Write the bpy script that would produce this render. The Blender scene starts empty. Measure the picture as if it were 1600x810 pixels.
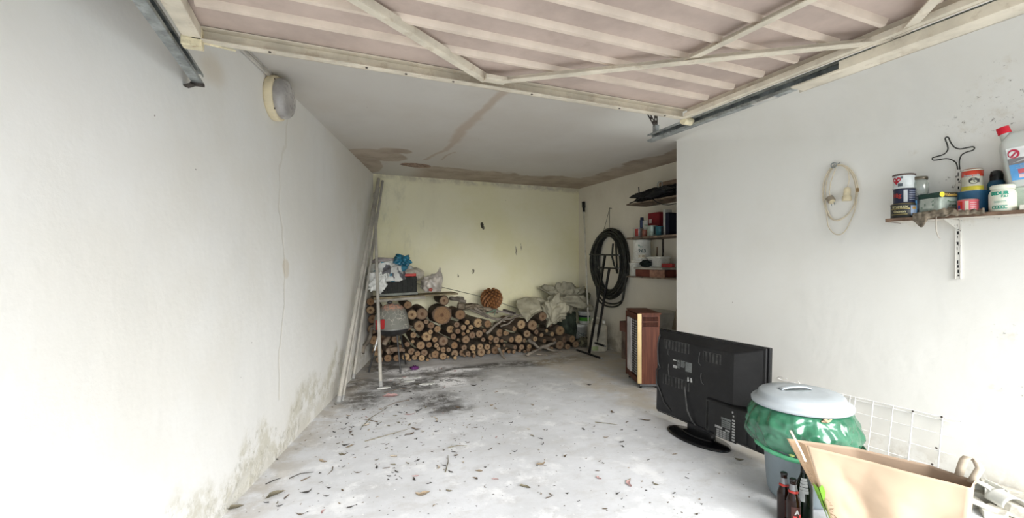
import bpy, math, random
import numpy as np
from mathutils import Vector, Matrix, noise as mnoise
random.seed(7)
C = bpy.context.scene.collection
SC = bpy.context.scene
# ------------------------------------------------------------------ camera
EYE = 1.28
YAW = math.radians(23)
F_PX = 700.0
HZ = 408.0
cam_d = bpy.data.cameras.new('camera')
cam = bpy.data.objects.new('camera', cam_d); C.objects.link(cam)
cam.location = (0, 0, EYE); cam.rotation_euler = (math.radians(90), 0, -YAW)
cam_d.sensor_width = 36; cam_d.lens = 36 * F_PX / 1600
cam_d.shift_y = (HZ - 405) / 1600
cam_d.clip_start = 0.02; cam_d.clip_end = 200
SC.camera = cam
# ------------------------------------------------------------------ light
SC.view_settings.view_transform = 'Standard'
SC.view_settings.look = 'None'
SC.view_settings.gamma = 1
SC.view_settings.use_curve_mapping = False
SC.view_settings.exposure = 1.78
w = bpy.data.worlds.new('overcast_sky'); SC.world = w; w.use_nodes = True
bg = w.node_tree.nodes['Background']
bg.inputs[0].default_value = (0.80, 0.905, 1.0, 1); bg.inputs[1].default_value = 0.8
sd = bpy.data.lights.new('hazy_sun', 'SUN'); sd.energy = 2.5; sd.angle = math.radians(50)
sd.color = (1.0, 0.97, 0.92)
sun = bpy.data.objects.new('hazy_sun', sd); C.objects.link(sun)
sun.rotation_euler = (math.radians(90 - 26), 0, math.radians(-3))     # shines in through the open door
sun.location = (0, -3, 3)
pd = bpy.data.lights.new('door_portal', 'AREA'); pd.shape = 'RECTANGLE'; pd.size = 4.7; pd.size_y = 2.2
pd.cycles.is_portal = True
po = bpy.data.objects.new('door_portal', pd); C.objects.link(po)
po.location = (1.1, -0.2, 1.1); po.rotation_euler = (math.radians(90), 0, 0)
SC.cycles.max_bounces = 12; SC.cycles.diffuse_bounces = 8
SC.cycles.use_denoising = True

# ------------------------------------------------------------------ helpers
SY, CY = math.sin(YAW), math.cos(YAW)
def ray(px, py):
    t = (px - 800) / F_PX
    return Vector((SY + t * CY, CY - t * SY, -(py - HZ) / F_PX))
def at_z(px, py, z):                 # the place on the level plane z (floor: 0)
    d = ray(px, py); k = (z - EYE) / d.z
    return Vector((d.x * k, d.y * k, z))
def at_y(px, py, Y):
    d = ray(px, py); k = Y / d.y
    return Vector((d.x * k, Y, EYE + d.z * k))
def at_x(px, py, X):
    d = ray(px, py); k = X / d.x
    return Vector((X, d.y * k, EYE + d.z * k))
# near right wall: X = RW0 - RWS * Y ; left wall: X = LW0 + LWS * Y
RW0, RWS = 3.5175, 0.105
LW0, LWS = -1.248, 0.3005
def at_r(px, py, off=0.0):           # on (or off metres in front of) the near right wall
    d = ray(px, py); k = (RW0 - off) / (d.x + RWS * d.y)
    return Vector((d.x * k, d.y * k, EYE + d.z * k))
def at_l(px, py, off=0.0):
    d = ray(px, py); k = (LW0 + off * math.hypot(1, LWS)) / (d.x - LWS * d.y)
    return Vector((d.x * k, d.y * k, EYE + d.z * k))
RANG = math.atan(RWS)                # heading of the right wall, counter-clockwise from +Y
LANG = -math.atan(LWS)

def rot(x=0, y=0, z=0):
    return Matrix.Rotation(z, 4, 'Z') @ Matrix.Rotation(y, 4, 'Y') @ Matrix.Rotation(x, 4, 'X')
def T(x, y=None, z=None):
    return Matrix.Translation(x if y is None else (x, y, z))

class MB:
    def __init__(s): s.v = []; s.f = []; s.m = []; s.sm = []
    def add(s, vs, fs, mat=0, smooth=False, M=None):
        b = len(s.v)
        s.v += [tuple(M @ Vector(p)) if M else tuple(p) for p in vs]
        s.f += [tuple(i + b for i in f) for f in fs]
        s.m += [mat] * len(fs); s.sm += [smooth] * len(fs); return s
    def box(s, c, d, M=None, mat=0, taper=1.0):
        x, y, z = d[0] / 2, d[1] / 2, d[2] / 2
        vs = [(c[0] + i * x * (taper if k > 0 else 1), c[1] + j * y * (taper if k > 0 else 1), c[2] + k * z) for k in (-1, 1) for i, j in ((-1, -1), (1, -1), (1, 1), (-1, 1))]
        return s.add(vs, [(0, 3, 2, 1), (4, 5, 6, 7), (0, 1, 5, 4), (1, 2, 6, 5), (2, 3, 7, 6), (3, 0, 4, 7)], mat, False, M)
    def bar(s, a, b, wx, wz, mat=0, up=(0, 0, 1)):      # rectangular bar from a to b
        a, b = Vector(a), Vector(b); d = (b - a); L = d.length; d.normalize()
        u = Vector(up); sd_ = d.cross(u)
        if sd_.length < 1e-4: sd_ = d.cross(Vector((1, 0, 0)))
        sd_.normalize(); u = sd_.cross(d).normalized()
        M = Matrix((( sd_.x, d.x, u.x, 0), (sd_.y, d.y, u.y, 0), (sd_.z, d.z, u.z, 0), (0, 0, 0, 1)))
        return s.box((0, L / 2, 0), (wx, L, wz), T(a) @ M, mat)
    def tube(s, pts, r, n=8, closed=False, mat=0, caps=True, smooth=True, flat=1.0):
        P = [Vector(p) for p in pts]; k = len(P); R = r if isinstance(r, (list, tuple)) else [r] * k
        rings = []; prev = None
        for i in range(k):
            a = P[(i - 1) % k] if (closed or i > 0) else P[i]; c = P[(i + 1) % k] if (closed or i < k - 1) else P[i]
            t = (c - a)
            t = t.normalized() if t.length > 1e-9 else Vector((0, 0, 1))
            if prev is None:
                q = t.orthogonal().normalized() if abs(t.z) > .99 else t.cross(Vector((0, 0, 1))).normalized()
            else:
                q = prev - t * prev.dot(t)
                q = q.normalized() if q.length > 1e-6 else t.orthogonal().normalized()
            prev = q; b2 = t.cross(q)
            rings.append([P[i] + (q * math.cos(2 * math.pi * j / n) + b2 * flat * math.sin(2 * math.pi * j / n)) * R[i] for j in range(n)])
        vs = [p for rg in rings for p in rg]; fs = []
        for i in range(k if closed else k - 1):
            a, b = i * n, ((i + 1) % k) * n
            fs += [(a + j, a + (j + 1) % n, b + (j + 1) % n, b + j) for j in range(n)]
        s.add(vs, fs, mat, smooth)
        if caps and not closed:
            s.add(rings[0], [tuple(range(n))[::-1]], mat, False); s.add(rings[-1], [tuple(range(n))], mat, False)
        return s
    def cyl(s, a, b, r0, r1=None, n=20, mat=0, caps=True):
        return s.tube([a, b], [r0, r0 if r1 is None else r1], n, False, mat, caps)
    def lathe(s, prof, n=32, M=None, mat=0, smooth=True, fn=None, cap=True):
        vs = []
        for (r, z) in prof:
            for j in range(n):
                a = 2 * math.pi * j / n; k = fn(a, z) if fn else 1.0
                vs.append((r * k * math.cos(a), r * k * math.sin(a), z))
        fs = []
        for i in range(len(prof) - 1):
            a, b = i * n, (i + 1) * n
            fs += [(a + j, a + (j + 1) % n, b + (j + 1) % n, b + j) for j in range(n)]
        s.add(vs, fs, mat, smooth, M)
        if cap:
            if prof[0][0] > 1e-4: s.add(vs[:n], [tuple(range(n))[::-1]], mat, False, M)
            if prof[-1][0] > 1e-4: s.add(vs[-n:], [tuple(range(n))], mat, False, M)
        return s
    def prism(s, poly, h0, h1, M=None, mat=0):           # poly in XY, extruded along Z
        n = len(poly); vs = [(x, y, h0) for x, y in poly] + [(x, y, h1) for x, y in poly]
        fs = [tuple(range(n))[::-1], tuple(range(n, 2 * n))] + [(i, (i + 1) % n, n + (i + 1) % n, n + i) for i in range(n)]
        return s.add(vs, fs, mat, False, M)
    def grid(s, nu, nv, fn, mat=0, smooth=True, closed_u=False):
        vs = [fn(i / (nu - (0 if closed_u else 1)), j / (nv - 1)) for j in range(nv) for i in range(nu)]; fs = []
        for j in range(nv - 1):
            for i in range(nu if closed_u else nu - 1):
                a = j * nu + i; b = j * nu + (i + 1) % nu
                fs.append((a, b, b + nu, a + nu))
        return s.add(vs, fs, mat, smooth)
    def blob(s, c, d, seed=0, amp=.15, fq=2.0, nu=36, nv=22, M=None, mat=0, flatbot=None, pw=1.0, ridge=False, fn=None):
        c = Vector(c); vs = []; off = Vector((seed * 7.3, seed * 3.1, seed * 1.7))
        rf = random.Random(seed); folds = []
        for f_, w_ in ((.42, .5), (.55, .42), (.9, .26), (1.1, .22), (1.7, .13), (2.1, .11), (3.1, .075), (4.3, .055)):
            dv = Vector((rf.gauss(0, 1), rf.gauss(0, 1), rf.gauss(0, .8))).normalized(); folds.append((dv, f_, w_))
        def sg(x): return math.copysign(abs(x) ** pw, x)
        for j in range(nv):
            ph = -math.pi / 2 + math.pi * j / (nv - 1)
            for i in range(nu):
                th = 2 * math.pi * i / nu
                p = Vector((sg(math.cos(ph)) * sg(math.cos(th)), sg(math.cos(ph)) * sg(math.sin(th)), sg(math.sin(ph))))
                q = Vector((math.cos(ph) * math.cos(th), math.cos(ph) * math.sin(th), math.sin(ph))) * fq + off
                if ridge == 2:
                    wq = q + Vector((mnoise.noise(q * .9), mnoise.noise(q * .9 + Vector((9, 0, 0))), mnoise.noise(q * .9 + Vector((0, 9, 0))))) * .55
                    k = 1.0
                    for (dv, f_, w_) in folds: k += amp * w_ * (4 * abs((wq.dot(dv) * f_) % 1 - .5) - 1)
                elif ridge:
                    k = 1 + amp * (1 - 2.6 * abs(mnoise.noise(q))) + amp * .55 * (1 - 2.6 * abs(mnoise.noise(q * 2.1))) - amp * .5
                else: k = 1 + amp * mnoise.noise(q) + amp * .5 * mnoise.noise(q * 2.3)
                p = Vector((p.x * d[0] / 2 * k, p.y * d[1] / 2 * k, p.z * d[2] / 2 * k))
                if fn: p = fn(p)
                if flatbot is not None and p.z < flatbot: p.z = flatbot + (p.z - flatbot) * .06
                vs.append(c + p)
        fs = []
        for j in range(nv - 1):
            for i in range(nu):
                a = j * nu + i; b = j * nu + (i + 1) % nu
                fs.append((a, b, b + nu, a + nu))
        return s.add(vs, fs, mat, True, M)
    def mesh(s, name, mats):
        me = bpy.data.meshes.new(name); me.from_pydata(s.v, [], s.f)
        for m in (mats if isinstance(mats, (list, tuple)) else [mats]): me.materials.append(m)
        me.polygons.foreach_set('material_index', s.m); me.polygons.foreach_set('use_smooth', s.sm)
        me.update(); return me
    def build(s, name, mats, parent=None, loc=None, bevel=0, seg=2, sub=0, solid=0, M=None):
        o = bpy.data.objects.new(name, s.mesh(name, mats)); C.objects.link(o)
        if parent: o.parent = parent
        if M is not None: o.matrix_local = M
        if loc is not None: o.location = loc
        if solid: md = o.modifiers.new('Solid', 'SOLIDIFY'); md.thickness = solid; md.offset = 0
        if sub: md = o.modifiers.new('Sub', 'SUBSURF'); md.levels = sub; md.render_levels = sub
        if bevel:
            md = o.modifiers.new('Bevel', 'BEVEL'); md.width = bevel; md.segments = seg; md.limit_method = 'ANGLE'; md.angle_limit = math.radians(40)
        return o
def tag(o, label, cat, group=None, kind=None):
    if label: o['label'] = label
    if cat: o['category'] = cat
    if group: o['group'] = group
    if kind: o['kind'] = kind
    return o
def thing(name, label, cat, loc=(0, 0, 0), rz=0, group=None, M=None):
    o = bpy.data.objects.new(name, None); C.objects.link(o); o.empty_display_size = .05
    o.location = loc; o.rotation_euler = (0, 0, rz)
    if M is not None: o.matrix_world = M
    return tag(o, label, cat, group)
def struct(o): o['kind'] = 'structure'; return o
def copy_tree(root, loc=None, rz=None, M=None, label=None, group=None):
    r = root.copy(); C.objects.link(r)
    for ch in root.children:
        c = ch.copy(); C.objects.link(c); c.parent = r
        for g in ch.children:
            d = g.copy(); C.objects.link(d); d.parent = c
    if M is not None: r.matrix_local = M
    if loc is not None: r.location = loc
    if rz is not None: r.rotation_euler = (0, 0, rz)
    if label: r['label'] = label
    if group: r['group'] = group
    return r
def text_geo(txt, size, extrude=0.0004, bold=0.0, align='CENTER', wscale=1.0):
    cu = bpy.data.curves.new('t', 'FONT'); cu.body = txt; cu.size = size; cu.extrude = extrude; cu.offset = bold
    cu.align_x = align; cu.align_y = 'CENTER'; cu.resolution_u = 3
    ob = bpy.data.objects.new('t', cu); C.objects.link(ob)
    dg = bpy.context.evaluated_depsgraph_get(); me = bpy.data.meshes.new_from_object(ob.evaluated_get(dg))
    vs = [(v.co.x * wscale, v.co.y, v.co.z) for v in me.vertices]; fs = [tuple(p.vertices) for p in me.polygons]
    bpy.data.objects.remove(ob); bpy.data.curves.remove(cu); bpy.data.meshes.remove(me)
    return vs, fs
def text_on(mb, txt, size, M, mat=0, **k):       # flat lettering; M maps text XY plane
    vs, fs = text_geo(txt, size, **k); return mb.add(vs, fs, mat, False, M)
def text_cyl(mb, txt, size, r, ang, z, mat=0, **k):   # lettering wrapped round a vertical cylinder, facing heading ang
    vs, fs = text_geo(txt, size, **k)
    vs = [((r + .0004 + q) * math.cos(ang + x / r), (r + .0004 + q) * math.sin(ang + x / r), z + y) for x, y, q in vs]
    return mb.add(vs, fs, mat)
def patch_cyl(mb, r, a0, a1, z0, z1, mat=0, th=.0006, n=10):   # a raised label patch on a cylinder
    vs = []; 
    for i in range(n + 1):
        a = a0 + (a1 - a0) * i / n
        for rr, z in ((r, z0), (r + th, z0), (r + th, z1), (r, z1)): vs.append((rr * math.cos(a), rr * math.sin(a), z))
    fs = []
    for i in range(n):
        b = i * 4
        for j in range(4): fs.append((b + j, b + 4 + j, b + 4 + (j + 1) % 4, b + (j + 1) % 4))
    fs += [(0, 1, 2, 3), (n * 4 + 3, n * 4 + 2, n * 4 + 1, n * 4)]
    return mb.add(vs, fs, mat)

# ------------------------------------------------------------------ materials
class NT:
    def __init__(s, name):
        s.mat = bpy.data.materials.new(name); s.mat.use_nodes = True; s.t = s.mat.node_tree
        s.b = s.t.nodes['Principled BSDF']; s._co = None
    def n(s, ty, **k):
        nd = s.t.nodes.new(ty)
        for a, b in k.items(): setattr(nd, a, b)
        return nd
    def put(s, sock, val):
        if isinstance(val, bpy.types.NodeSocket): s.t.links.new(val, sock)
        elif val is not None:
            if hasattr(sock, 'default_value'):
                if isinstance(val, (tuple, list)) and len(val) == 3 and len(sock.default_value) == 4: val = (*val, 1)
                sock.default_value = val
    def co(s):
        if s._co is None: s._co = s.n('ShaderNodeTexCoord').outputs['Object']
        return s._co
    def noise(s, scale, detail=4, rough=.6, vec=None, dist=0, col=False):
        nd = s.n('ShaderNodeTexNoise'); s.put(nd.inputs['Vector'], vec or s.co()); nd.inputs['Scale'].default_value = scale
        nd.inputs['Detail'].default_value = detail; nd.inputs['Roughness'].default_value = rough; nd.inputs['Distortion'].default_value = dist
        return nd.outputs['Color' if col else 'Fac']
    def vor(s, scale, feat='F1', vec=None, out='Distance', rnd=1):
        nd = s.n('ShaderNodeTexVoronoi', feature=feat); s.put(nd.inputs['Vector'], vec or s.co()); nd.inputs['Scale'].default_value = scale
        nd.inputs['Randomness'].default_value = rnd
        return nd.outputs[out]
    def math(s, op, a, b=None, c=None, clamp=False):
        nd = s.n('ShaderNodeMath', operation=op); nd.use_clamp = clamp
        s.put(nd.inputs[0], a)
        if b is not None: s.put(nd.inputs[1], b)
        if c is not None: s.put(nd.inputs[2], c)
        return nd.outputs[0]
    def step(s, v, a, b, lo=0.0, hi=1.0):           # smooth ramp of v between a and b
        nd = s.n('ShaderNodeMapRange', interpolation_type='SMOOTHSTEP'); s.put(nd.inputs['Value'], v)
        nd.inputs['From Min'].default_value = a; nd.inputs['From Max'].default_value = b
        nd.inputs['To Min'].default_value = lo; nd.inputs['To Max'].default_value = hi
        return nd.outputs[0]
    def mix(s, f, a, b, mode='MIX'):
        nd = s.n('ShaderNodeMix', data_type='RGBA', blend_type=mode); s.put(nd.inputs[0], f); s.put(nd.inputs[6], a); s.put(nd.inputs[7], b)
        return nd.outputs[2]
    def scalev(s, x, y, z, vec=None, rot=(0, 0, 0), loc=(0, 0, 0)):
        nd = s.n('ShaderNodeMapping'); s.put(nd.inputs['Vector'], vec or s.co()); nd.inputs['Scale'].default_value = (x, y, z)
        nd.inputs['Rotation'].default_value = rot; nd.inputs['Location'].default_value = loc
        return nd.outputs[0]
    def xyz(s, vec=None):
        nd = s.n('ShaderNodeSeparateXYZ'); s.put(nd.inputs[0], vec or s.co()); return nd.outputs
    def bump(s, h, strength=.3, dist=.01, prev=None):
        nd = s.n('ShaderNodeBump'); s.put(nd.inputs['Height'], h); nd.inputs['Strength'].default_value = strength; nd.inputs['Distance'].default_value = dist
        if prev: s.put(nd.inputs['Normal'], prev)
        return nd.outputs[0]
    def out(s, col=None, rough=None, metal=None, normal=None, **k):
        s.put(s.b.inputs['Base Color'], col); s.put(s.b.inputs['Roughness'], rough); s.put(s.b.inputs['Metallic'], metal); s.put(s.b.inputs['Normal'], normal)
        for a, b in k.items(): s.put(s.b.inputs[a.replace('_', ' ')], b)
        return s.mat
def plain(name, col, rough=.5, metal=0, var=.12, scale=8, bump=.1, bscale=60, dirt=None, **k):
    m = NT(name); n1 = m.noise(scale, 5)
    dk = tuple(c * (1 - var * 2.2) for c in col); lt = tuple(min(1, c * (1 + var)) for c in col)
    c = m.mix(m.step(n1, .3, .7), dk, lt)
    if dirt: c = m.mix(m.math('MULTIPLY', m.step(m.noise(scale * 2.7, 6, .7), .52, .7), dirt[3]), c, dirt[:3])
    r = m.math('ADD', m.math('MULTIPLY', m.math('SUBTRACT', m.noise(scale * 1.7, 3), .5), .25), rough)
    nm = m.bump(m.noise(bscale, 4), bump, .004) if bump else None
    if 'Specular_IOR_Level' not in k: k['Specular_IOR_Level'] = .22 if rough > .5 else .4
    return m.out(c, r, metal, nm, **k)
# ------------------------------------------------------------------ setting materials
def ell(m, P, cx, cy, rx, ry, ang=0, soft=.35):      # soft ellipse in the plane of sockets P=(u,v)
    u = m.math('SUBTRACT', P[0], cx); v = m.math('SUBTRACT', P[1], cy); c, s_ = math.cos(ang), math.sin(ang)
    a = m.math('DIVIDE', m.math('ADD', m.math('MULTIPLY', u, c), m.math('MULTIPLY', v, s_)), rx)
    b = m.math('DIVIDE', m.math('SUBTRACT', m.math('MULTIPLY', v, c), m.math('MULTIPLY', u, s_)), ry)
    d = m.math('SQRT', m.math('ADD', m.math('MULTIPLY', a, a), m.math('MULTIPLY', b, b)))
    return m.step(d, 1 + soft / 2, 1 - soft / 2)
def seg(m, P, a, b, w, soft=.6):                     # soft line segment
    a = Vector(a); b = Vector(b); d = b - a; L2 = d.length_squared
    u = m.math('SUBTRACT', P[0], a.x); v = m.math('SUBTRACT', P[1], a.y)
    t = m.math('DIVIDE', m.math('ADD', m.math('MULTIPLY', u, d.x), m.math('MULTIPLY', v, d.y)), L2, clamp=True)
    x = m.math('SUBTRACT', u, m.math('MULTIPLY', t, d.x)); y = m.math('SUBTRACT', v, m.math('MULTIPLY', t, d.y))
    return m.step(m.math('SQRT', m.math('ADD', m.math('MULTIPLY', x, x), m.math('MULTIPLY', y, y))), w * (1 + soft), w * (1 - soft))
def mx(m, *a):
    r = a[0]
    for b in a[1:]: r = m.math('MAXIMUM', r, b)
    return r
def warp(m, amt=.05, scale=4, detail=4):
    nd = m.n('ShaderNodeVectorMath', operation='MULTIPLY_ADD'); m.put(nd.inputs[0], m.noise(scale, detail, .6, col=True))
    nd.inputs[1].default_value = (amt,) * 3; m.put(nd.inputs[2], m.co()); 
    nd2 = m.n('ShaderNodeVectorMath', operation='SUBTRACT'); m.put(nd2.inputs[0], nd.outputs[0]); nd2.inputs[1].default_value = (amt / 2,) * 3
    return nd2.outputs[0]
def plaster(name, base, tint, stain=None, bumpk=.35):
    m = NT(name); wv = warp(m, .12, 3.5, 5)
    c = m.mix(m.step(m.noise(.9, 6, .62), .38, .66), base, tint)
    c = m.mix(m.math('MULTIPLY', m.step(m.noise(2.3, 7, .65, m.scalev(1, 1, .35)), .5, .72), .35), c, tuple(x * .87 for x in base))
    sp = m.math('MULTIPLY', m.step(m.vor(7), .035, .018), m.step(m.noise(1.4, 3), .52, .6))      # small knocks and specks
    c = m.mix(m.math('MULTIPLY', sp, .75), c, (.16, .13, .1))
    h = m.math('ADD', m.math('MULTIPLY', m.noise(2.2, 4), .7), m.math('MULTIPLY', m.noise(26, 5, .65), .09))
    if stain: c, h = stain(m, c, h, wv)
    return m.out(c, .88, 0, m.bump(h, bumpk, .03))
WHITE = (.80, .785, .74); CREAM = (.76, .735, .64)
def left_stain(m, c, h, wv):
    x, y, z = m.xyz(wv)
    X, Y, Z = m.xyz()
    P = (y, z)
    # damp rising from the floor
    hgt = m.math('ADD', m.math('MULTIPLY', m.noise(1.7, 3, .5, m.scalev(1, 1, .01)), .9), m.math('MULTIPLY', m.noise(9, 5, .7), .25))
    lim = m.math('SUBTRACT', hgt, .30)                  # height of the tide mark in metres
    lim = m.math('MULTIPLY', lim, m.step(Y, 1.6, 3.0, .6, 1.0))
    low = m.step(m.math('SUBTRACT', Z, lim), .09, -.05)
    patch = m.math('MULTIPLY', low, m.step(m.noise(6, 6, .7), .42, .6))
    c = m.mix(m.math('MULTIPLY', patch, .7), c, (.52, .49, .39))
    moss = m.math('MULTIPLY', low, m.step(m.noise(13, 6, .75), .52, .66))
    c = m.mix(m.math('MULTIPLY', moss, .5), c, (.30, .285, .21))
    bare = m.math('MULTIPLY', m.step(m.math('SUBTRACT', Z, m.math('MULTIPLY', lim, .35)), .03, -.01), m.step(m.noise(5, 6, .7), .4, .5))
    c = m.mix(m.math('MULTIPLY', bare, .85), c, (.66, .64, .58))
    # hairline crack with a yellowed run below the lamp
    run = mx(m, *[seg(m, P, a, b, .011) for a, b in LCR])
    c = m.mix(m.math('MULTIPLY', run, .35), c, (.58, .54, .44))
    blot = mx(m, ell(m, P, LBL.y, LBL.z, .05, .07), ell(m, P, LBL2.y, LBL2.z, .10, .06, 0, 1.2))
    c = m.mix(m.math('MULTIPLY', blot, .35), c, (.55, .44, .28))
    old = ell(m, (Y, Z), 5.6, 1.1, .5, 1.0, 0, 1.4)
    c = m.mix(m.math('MULTIPLY', m.math('MULTIPLY', old, m.step(m.noise(4, 6, .7), .4, .65)), .35), c, (.62, .58, .45))
    h = m.math('SUBTRACT', h, m.math('ADD', m.math('MULTIPLY', run, .12), m.math('MULTIPLY', bare, .35)))
    return c, h
LCR = []
pts_ = [at_l(x_, y_) for x_, y_ in ((450, 182), (446, 225), (437, 262), (436, 330), (446, 405), (443, 470), (438, 560), (437, 625))]
for a_, b_ in zip(pts_, pts_[1:]): LCR.append(((a_.y, a_.z), (b_.y, b_.z)))
LBL = at_l(447, 420); LBL2 = at_l(332, 108)
def back_stain(m, c, h, wv):
    x, y, z = m.xyz(wv); P = (x, z)
    d = m.math('MULTIPLY', ell(m, P, BK(634, 305).x, 1.95, .42, .55, 0, 1.0), m.step(m.noise(5, 6, .75, m.scalev(1, 1, .4)), .46, .7))
    c = m.mix(m.math('MULTIPLY', d, .5), c, (.47, .46, .33))
    top = m.math('MULTIPLY', m.step(z, 2.36, 2.43), m.step(m.noise(6, 5, .7), .35, .6))
    c = m.mix(m.math('MULTIPLY', top, .6), c, (.42, .38, .3))
    a = BK(845, 292); e = m.math('MULTIPLY', ell(m, P, a.x, a.z, .3, .07, 0, .5), m.step(m.noise(9, 5, .7), .4, .6))
    c = m.mix(m.math('MULTIPLY', e, .5), c, (.5, .46, .4))
    k = mx(m, *[ell(m, P, BK(*q).x, BK(*q).z, *r) for q, r in (((754, 352), (.028, .04)), ((756, 357), (.02, .03)), ((806, 392), (.008, .07)), ((815, 386), (.006, .05)), ((740, 425), (.02, .035)), ((715, 431), (.012, .03)))])
    c = m.mix(m.math('MULTIPLY', k, m.step(m.noise(20, 4), .35, .5)), c, (.13, .12, .08))
    dk = mx(m, ell(m, P, BK(754, 353).x, BK(754, 353).z, .025, .045))
    c = m.mix(dk, c, (.05, .045, .03))
    ml = m.math('MULTIPLY', m.step(z, 1.0, .5), m.step(m.noise(8, 6, .7), .4, .62))
    c = m.mix(m.math('MULTIPLY', ml, .4), c, (.5, .47, .33))
    return c, m.math('SUBTRACT', h, m.math('MULTIPLY', dk, .6))
BYW = 6.26
def BK(px, py): return at_y(px, py, BYW)
def right_stain(m, c, h, wv):
    x, y, z = m.xyz(wv); P = (y, z); X, Y, Z = m.xyz()
    spots = [((1565, 130), (.09, .04)), ((1590, 110), (.05, .05)), ((1425, 240), (.03, .02)), ((1480, 215), (.03, .02)), ((1540, 210), (.10, .03)),
             ((1570, 520), (.06, .05)), ((1560, 610), (.07, .015)), ((1595, 612), (.02, .02)), ((1440, 345), (.16, .03)), ((1520, 338), (.12, .03)), ((1590, 330), (.08, .02)), ((1500, 285), (.07, .05)),
             ((1560, 180), (.20, .12)), ((1585, 140), (.14, .10))]
    mk = mx(m, *[ell(m, P, at_r(*q).y, at_r(*q).z, *r, 0, 1.0) for q, r in spots])
    f = m.math('MULTIPLY', mk, m.step(m.noise(30, 6, .75), .60, .66))
    c = m.mix(m.math('MULTIPLY', f, .85), c, (.12, .10, .08))
    c = m.mix(m.math('MULTIPLY', m.math('MULTIPLY', mk, m.step(m.noise(12, 6, .7), .5, .7)), .35), c, (.55, .48, .36))
    low = m.math('MULTIPLY', m.step(Z, .22, .02), m.step(m.noise(9, 6, .7), .42, .6))
    c = m.mix(m.math('MULTIPLY', low, .6), c, (.48, .43, .35))
    return c, m.math('SUBTRACT', h, m.math('MULTIPLY', f, .2))
def rec_stain(m, c, h, wv):
    x, y, z = m.xyz(wv)
    low = m.math('MULTIPLY', m.step(z, .5, .05), m.step(m.noise(6, 6, .7), .4, .6))
    c = m.mix(m.math('MULTIPLY', low, .7), c, (.30, .25, .18))
    return c, h
def ceil_stain(m, c, h, wv):
    x, y, z = m.xyz(wv); P = (x, y); X, Y, Z = m.xyz()
    q = lambda a, b: at_z(a, b, 2.45)
    e = [ell(m, P, q(590, 243).x, q(590, 243).y, .34, .26, .3, .12), ell(m, P, q(572, 256).x, q(572, 256).y, .18, .55, -.2, .12), ell(m, P, q(620, 236).x, q(620, 236).y, .18, .10, 0, .12)]
    ed = m.step(m.math('ADD', y, m.math('MULTIPLY', m.noise(2.2, 3), .7)), 5.83, 5.90)
    ed = m.math('MULTIPLY', ed, m.step(X, 1.0, 1.3))
    rr = m.math('MULTIPLY', m.step(m.math('ADD', x, m.math('MULTIPLY', m.noise(2.0, 3), .55)), 3.64, 3.71), m.step(Y, 3.2, 3.6))
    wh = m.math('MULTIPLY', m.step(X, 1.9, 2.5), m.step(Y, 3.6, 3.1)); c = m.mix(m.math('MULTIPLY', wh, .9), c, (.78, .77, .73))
    st = mx(m, *e, ed, rr)
    tone = m.mix(m.step(m.noise(3, 5, .6), .35, .65), (.32, .25, .19), (.46, .385, .31))
    c = m.mix(m.math('MULTIPLY', st, .9), c, tone)
    run = [(795, 135), (772, 155), (745, 185), (722, 205), (712, 222), (694, 236), (664, 250)]
    rl = [seg(m, P, q(*a).xy, q(*b).xy, w_) for a, b, w_ in zip(run, run[1:], (.035, .035, .045, .05, .03, .022))]
    rl.append(seg(m, P, q(709, 238).xy, q(690, 250).xy, .012))
    c = m.mix(m.math('MULTIPLY', mx(m, *rl), .7), c, (.42, .33, .25))
    a = q(650, 258.5); hole = ell(m, P, a.x, a.y, .19, .125, .1, .08)
    c = m.mix(m.math('MULTIPLY', hole, .95), c, m.mix(m.step(m.noise(18, 5, .7), .4, .6), (.17, .10, .075), (.36, .25, .19)))
    return c, m.math('SUBTRACT', h, m.math('MULTIPLY', hole, .7))
M_LEFT = plaster('plaster_left', (.79, .78, .75), (.75, .73, .68), left_stain)
M_BACK = plaster('plaster_back', (.82, .785, .58), (.77, .73, .47), back_stain)
M_RIGHT = plaster('plaster_right', (.79, .78, .74), (.75, .735, .685), right_stain)
M_REC = plaster('plaster_recess', (.76, .72, .62), (.68, .635, .53), rec_stain)
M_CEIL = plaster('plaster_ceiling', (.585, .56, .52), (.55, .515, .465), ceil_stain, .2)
M_PLAIN = plaster('plaster_front', WHITE, CREAM)
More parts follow.
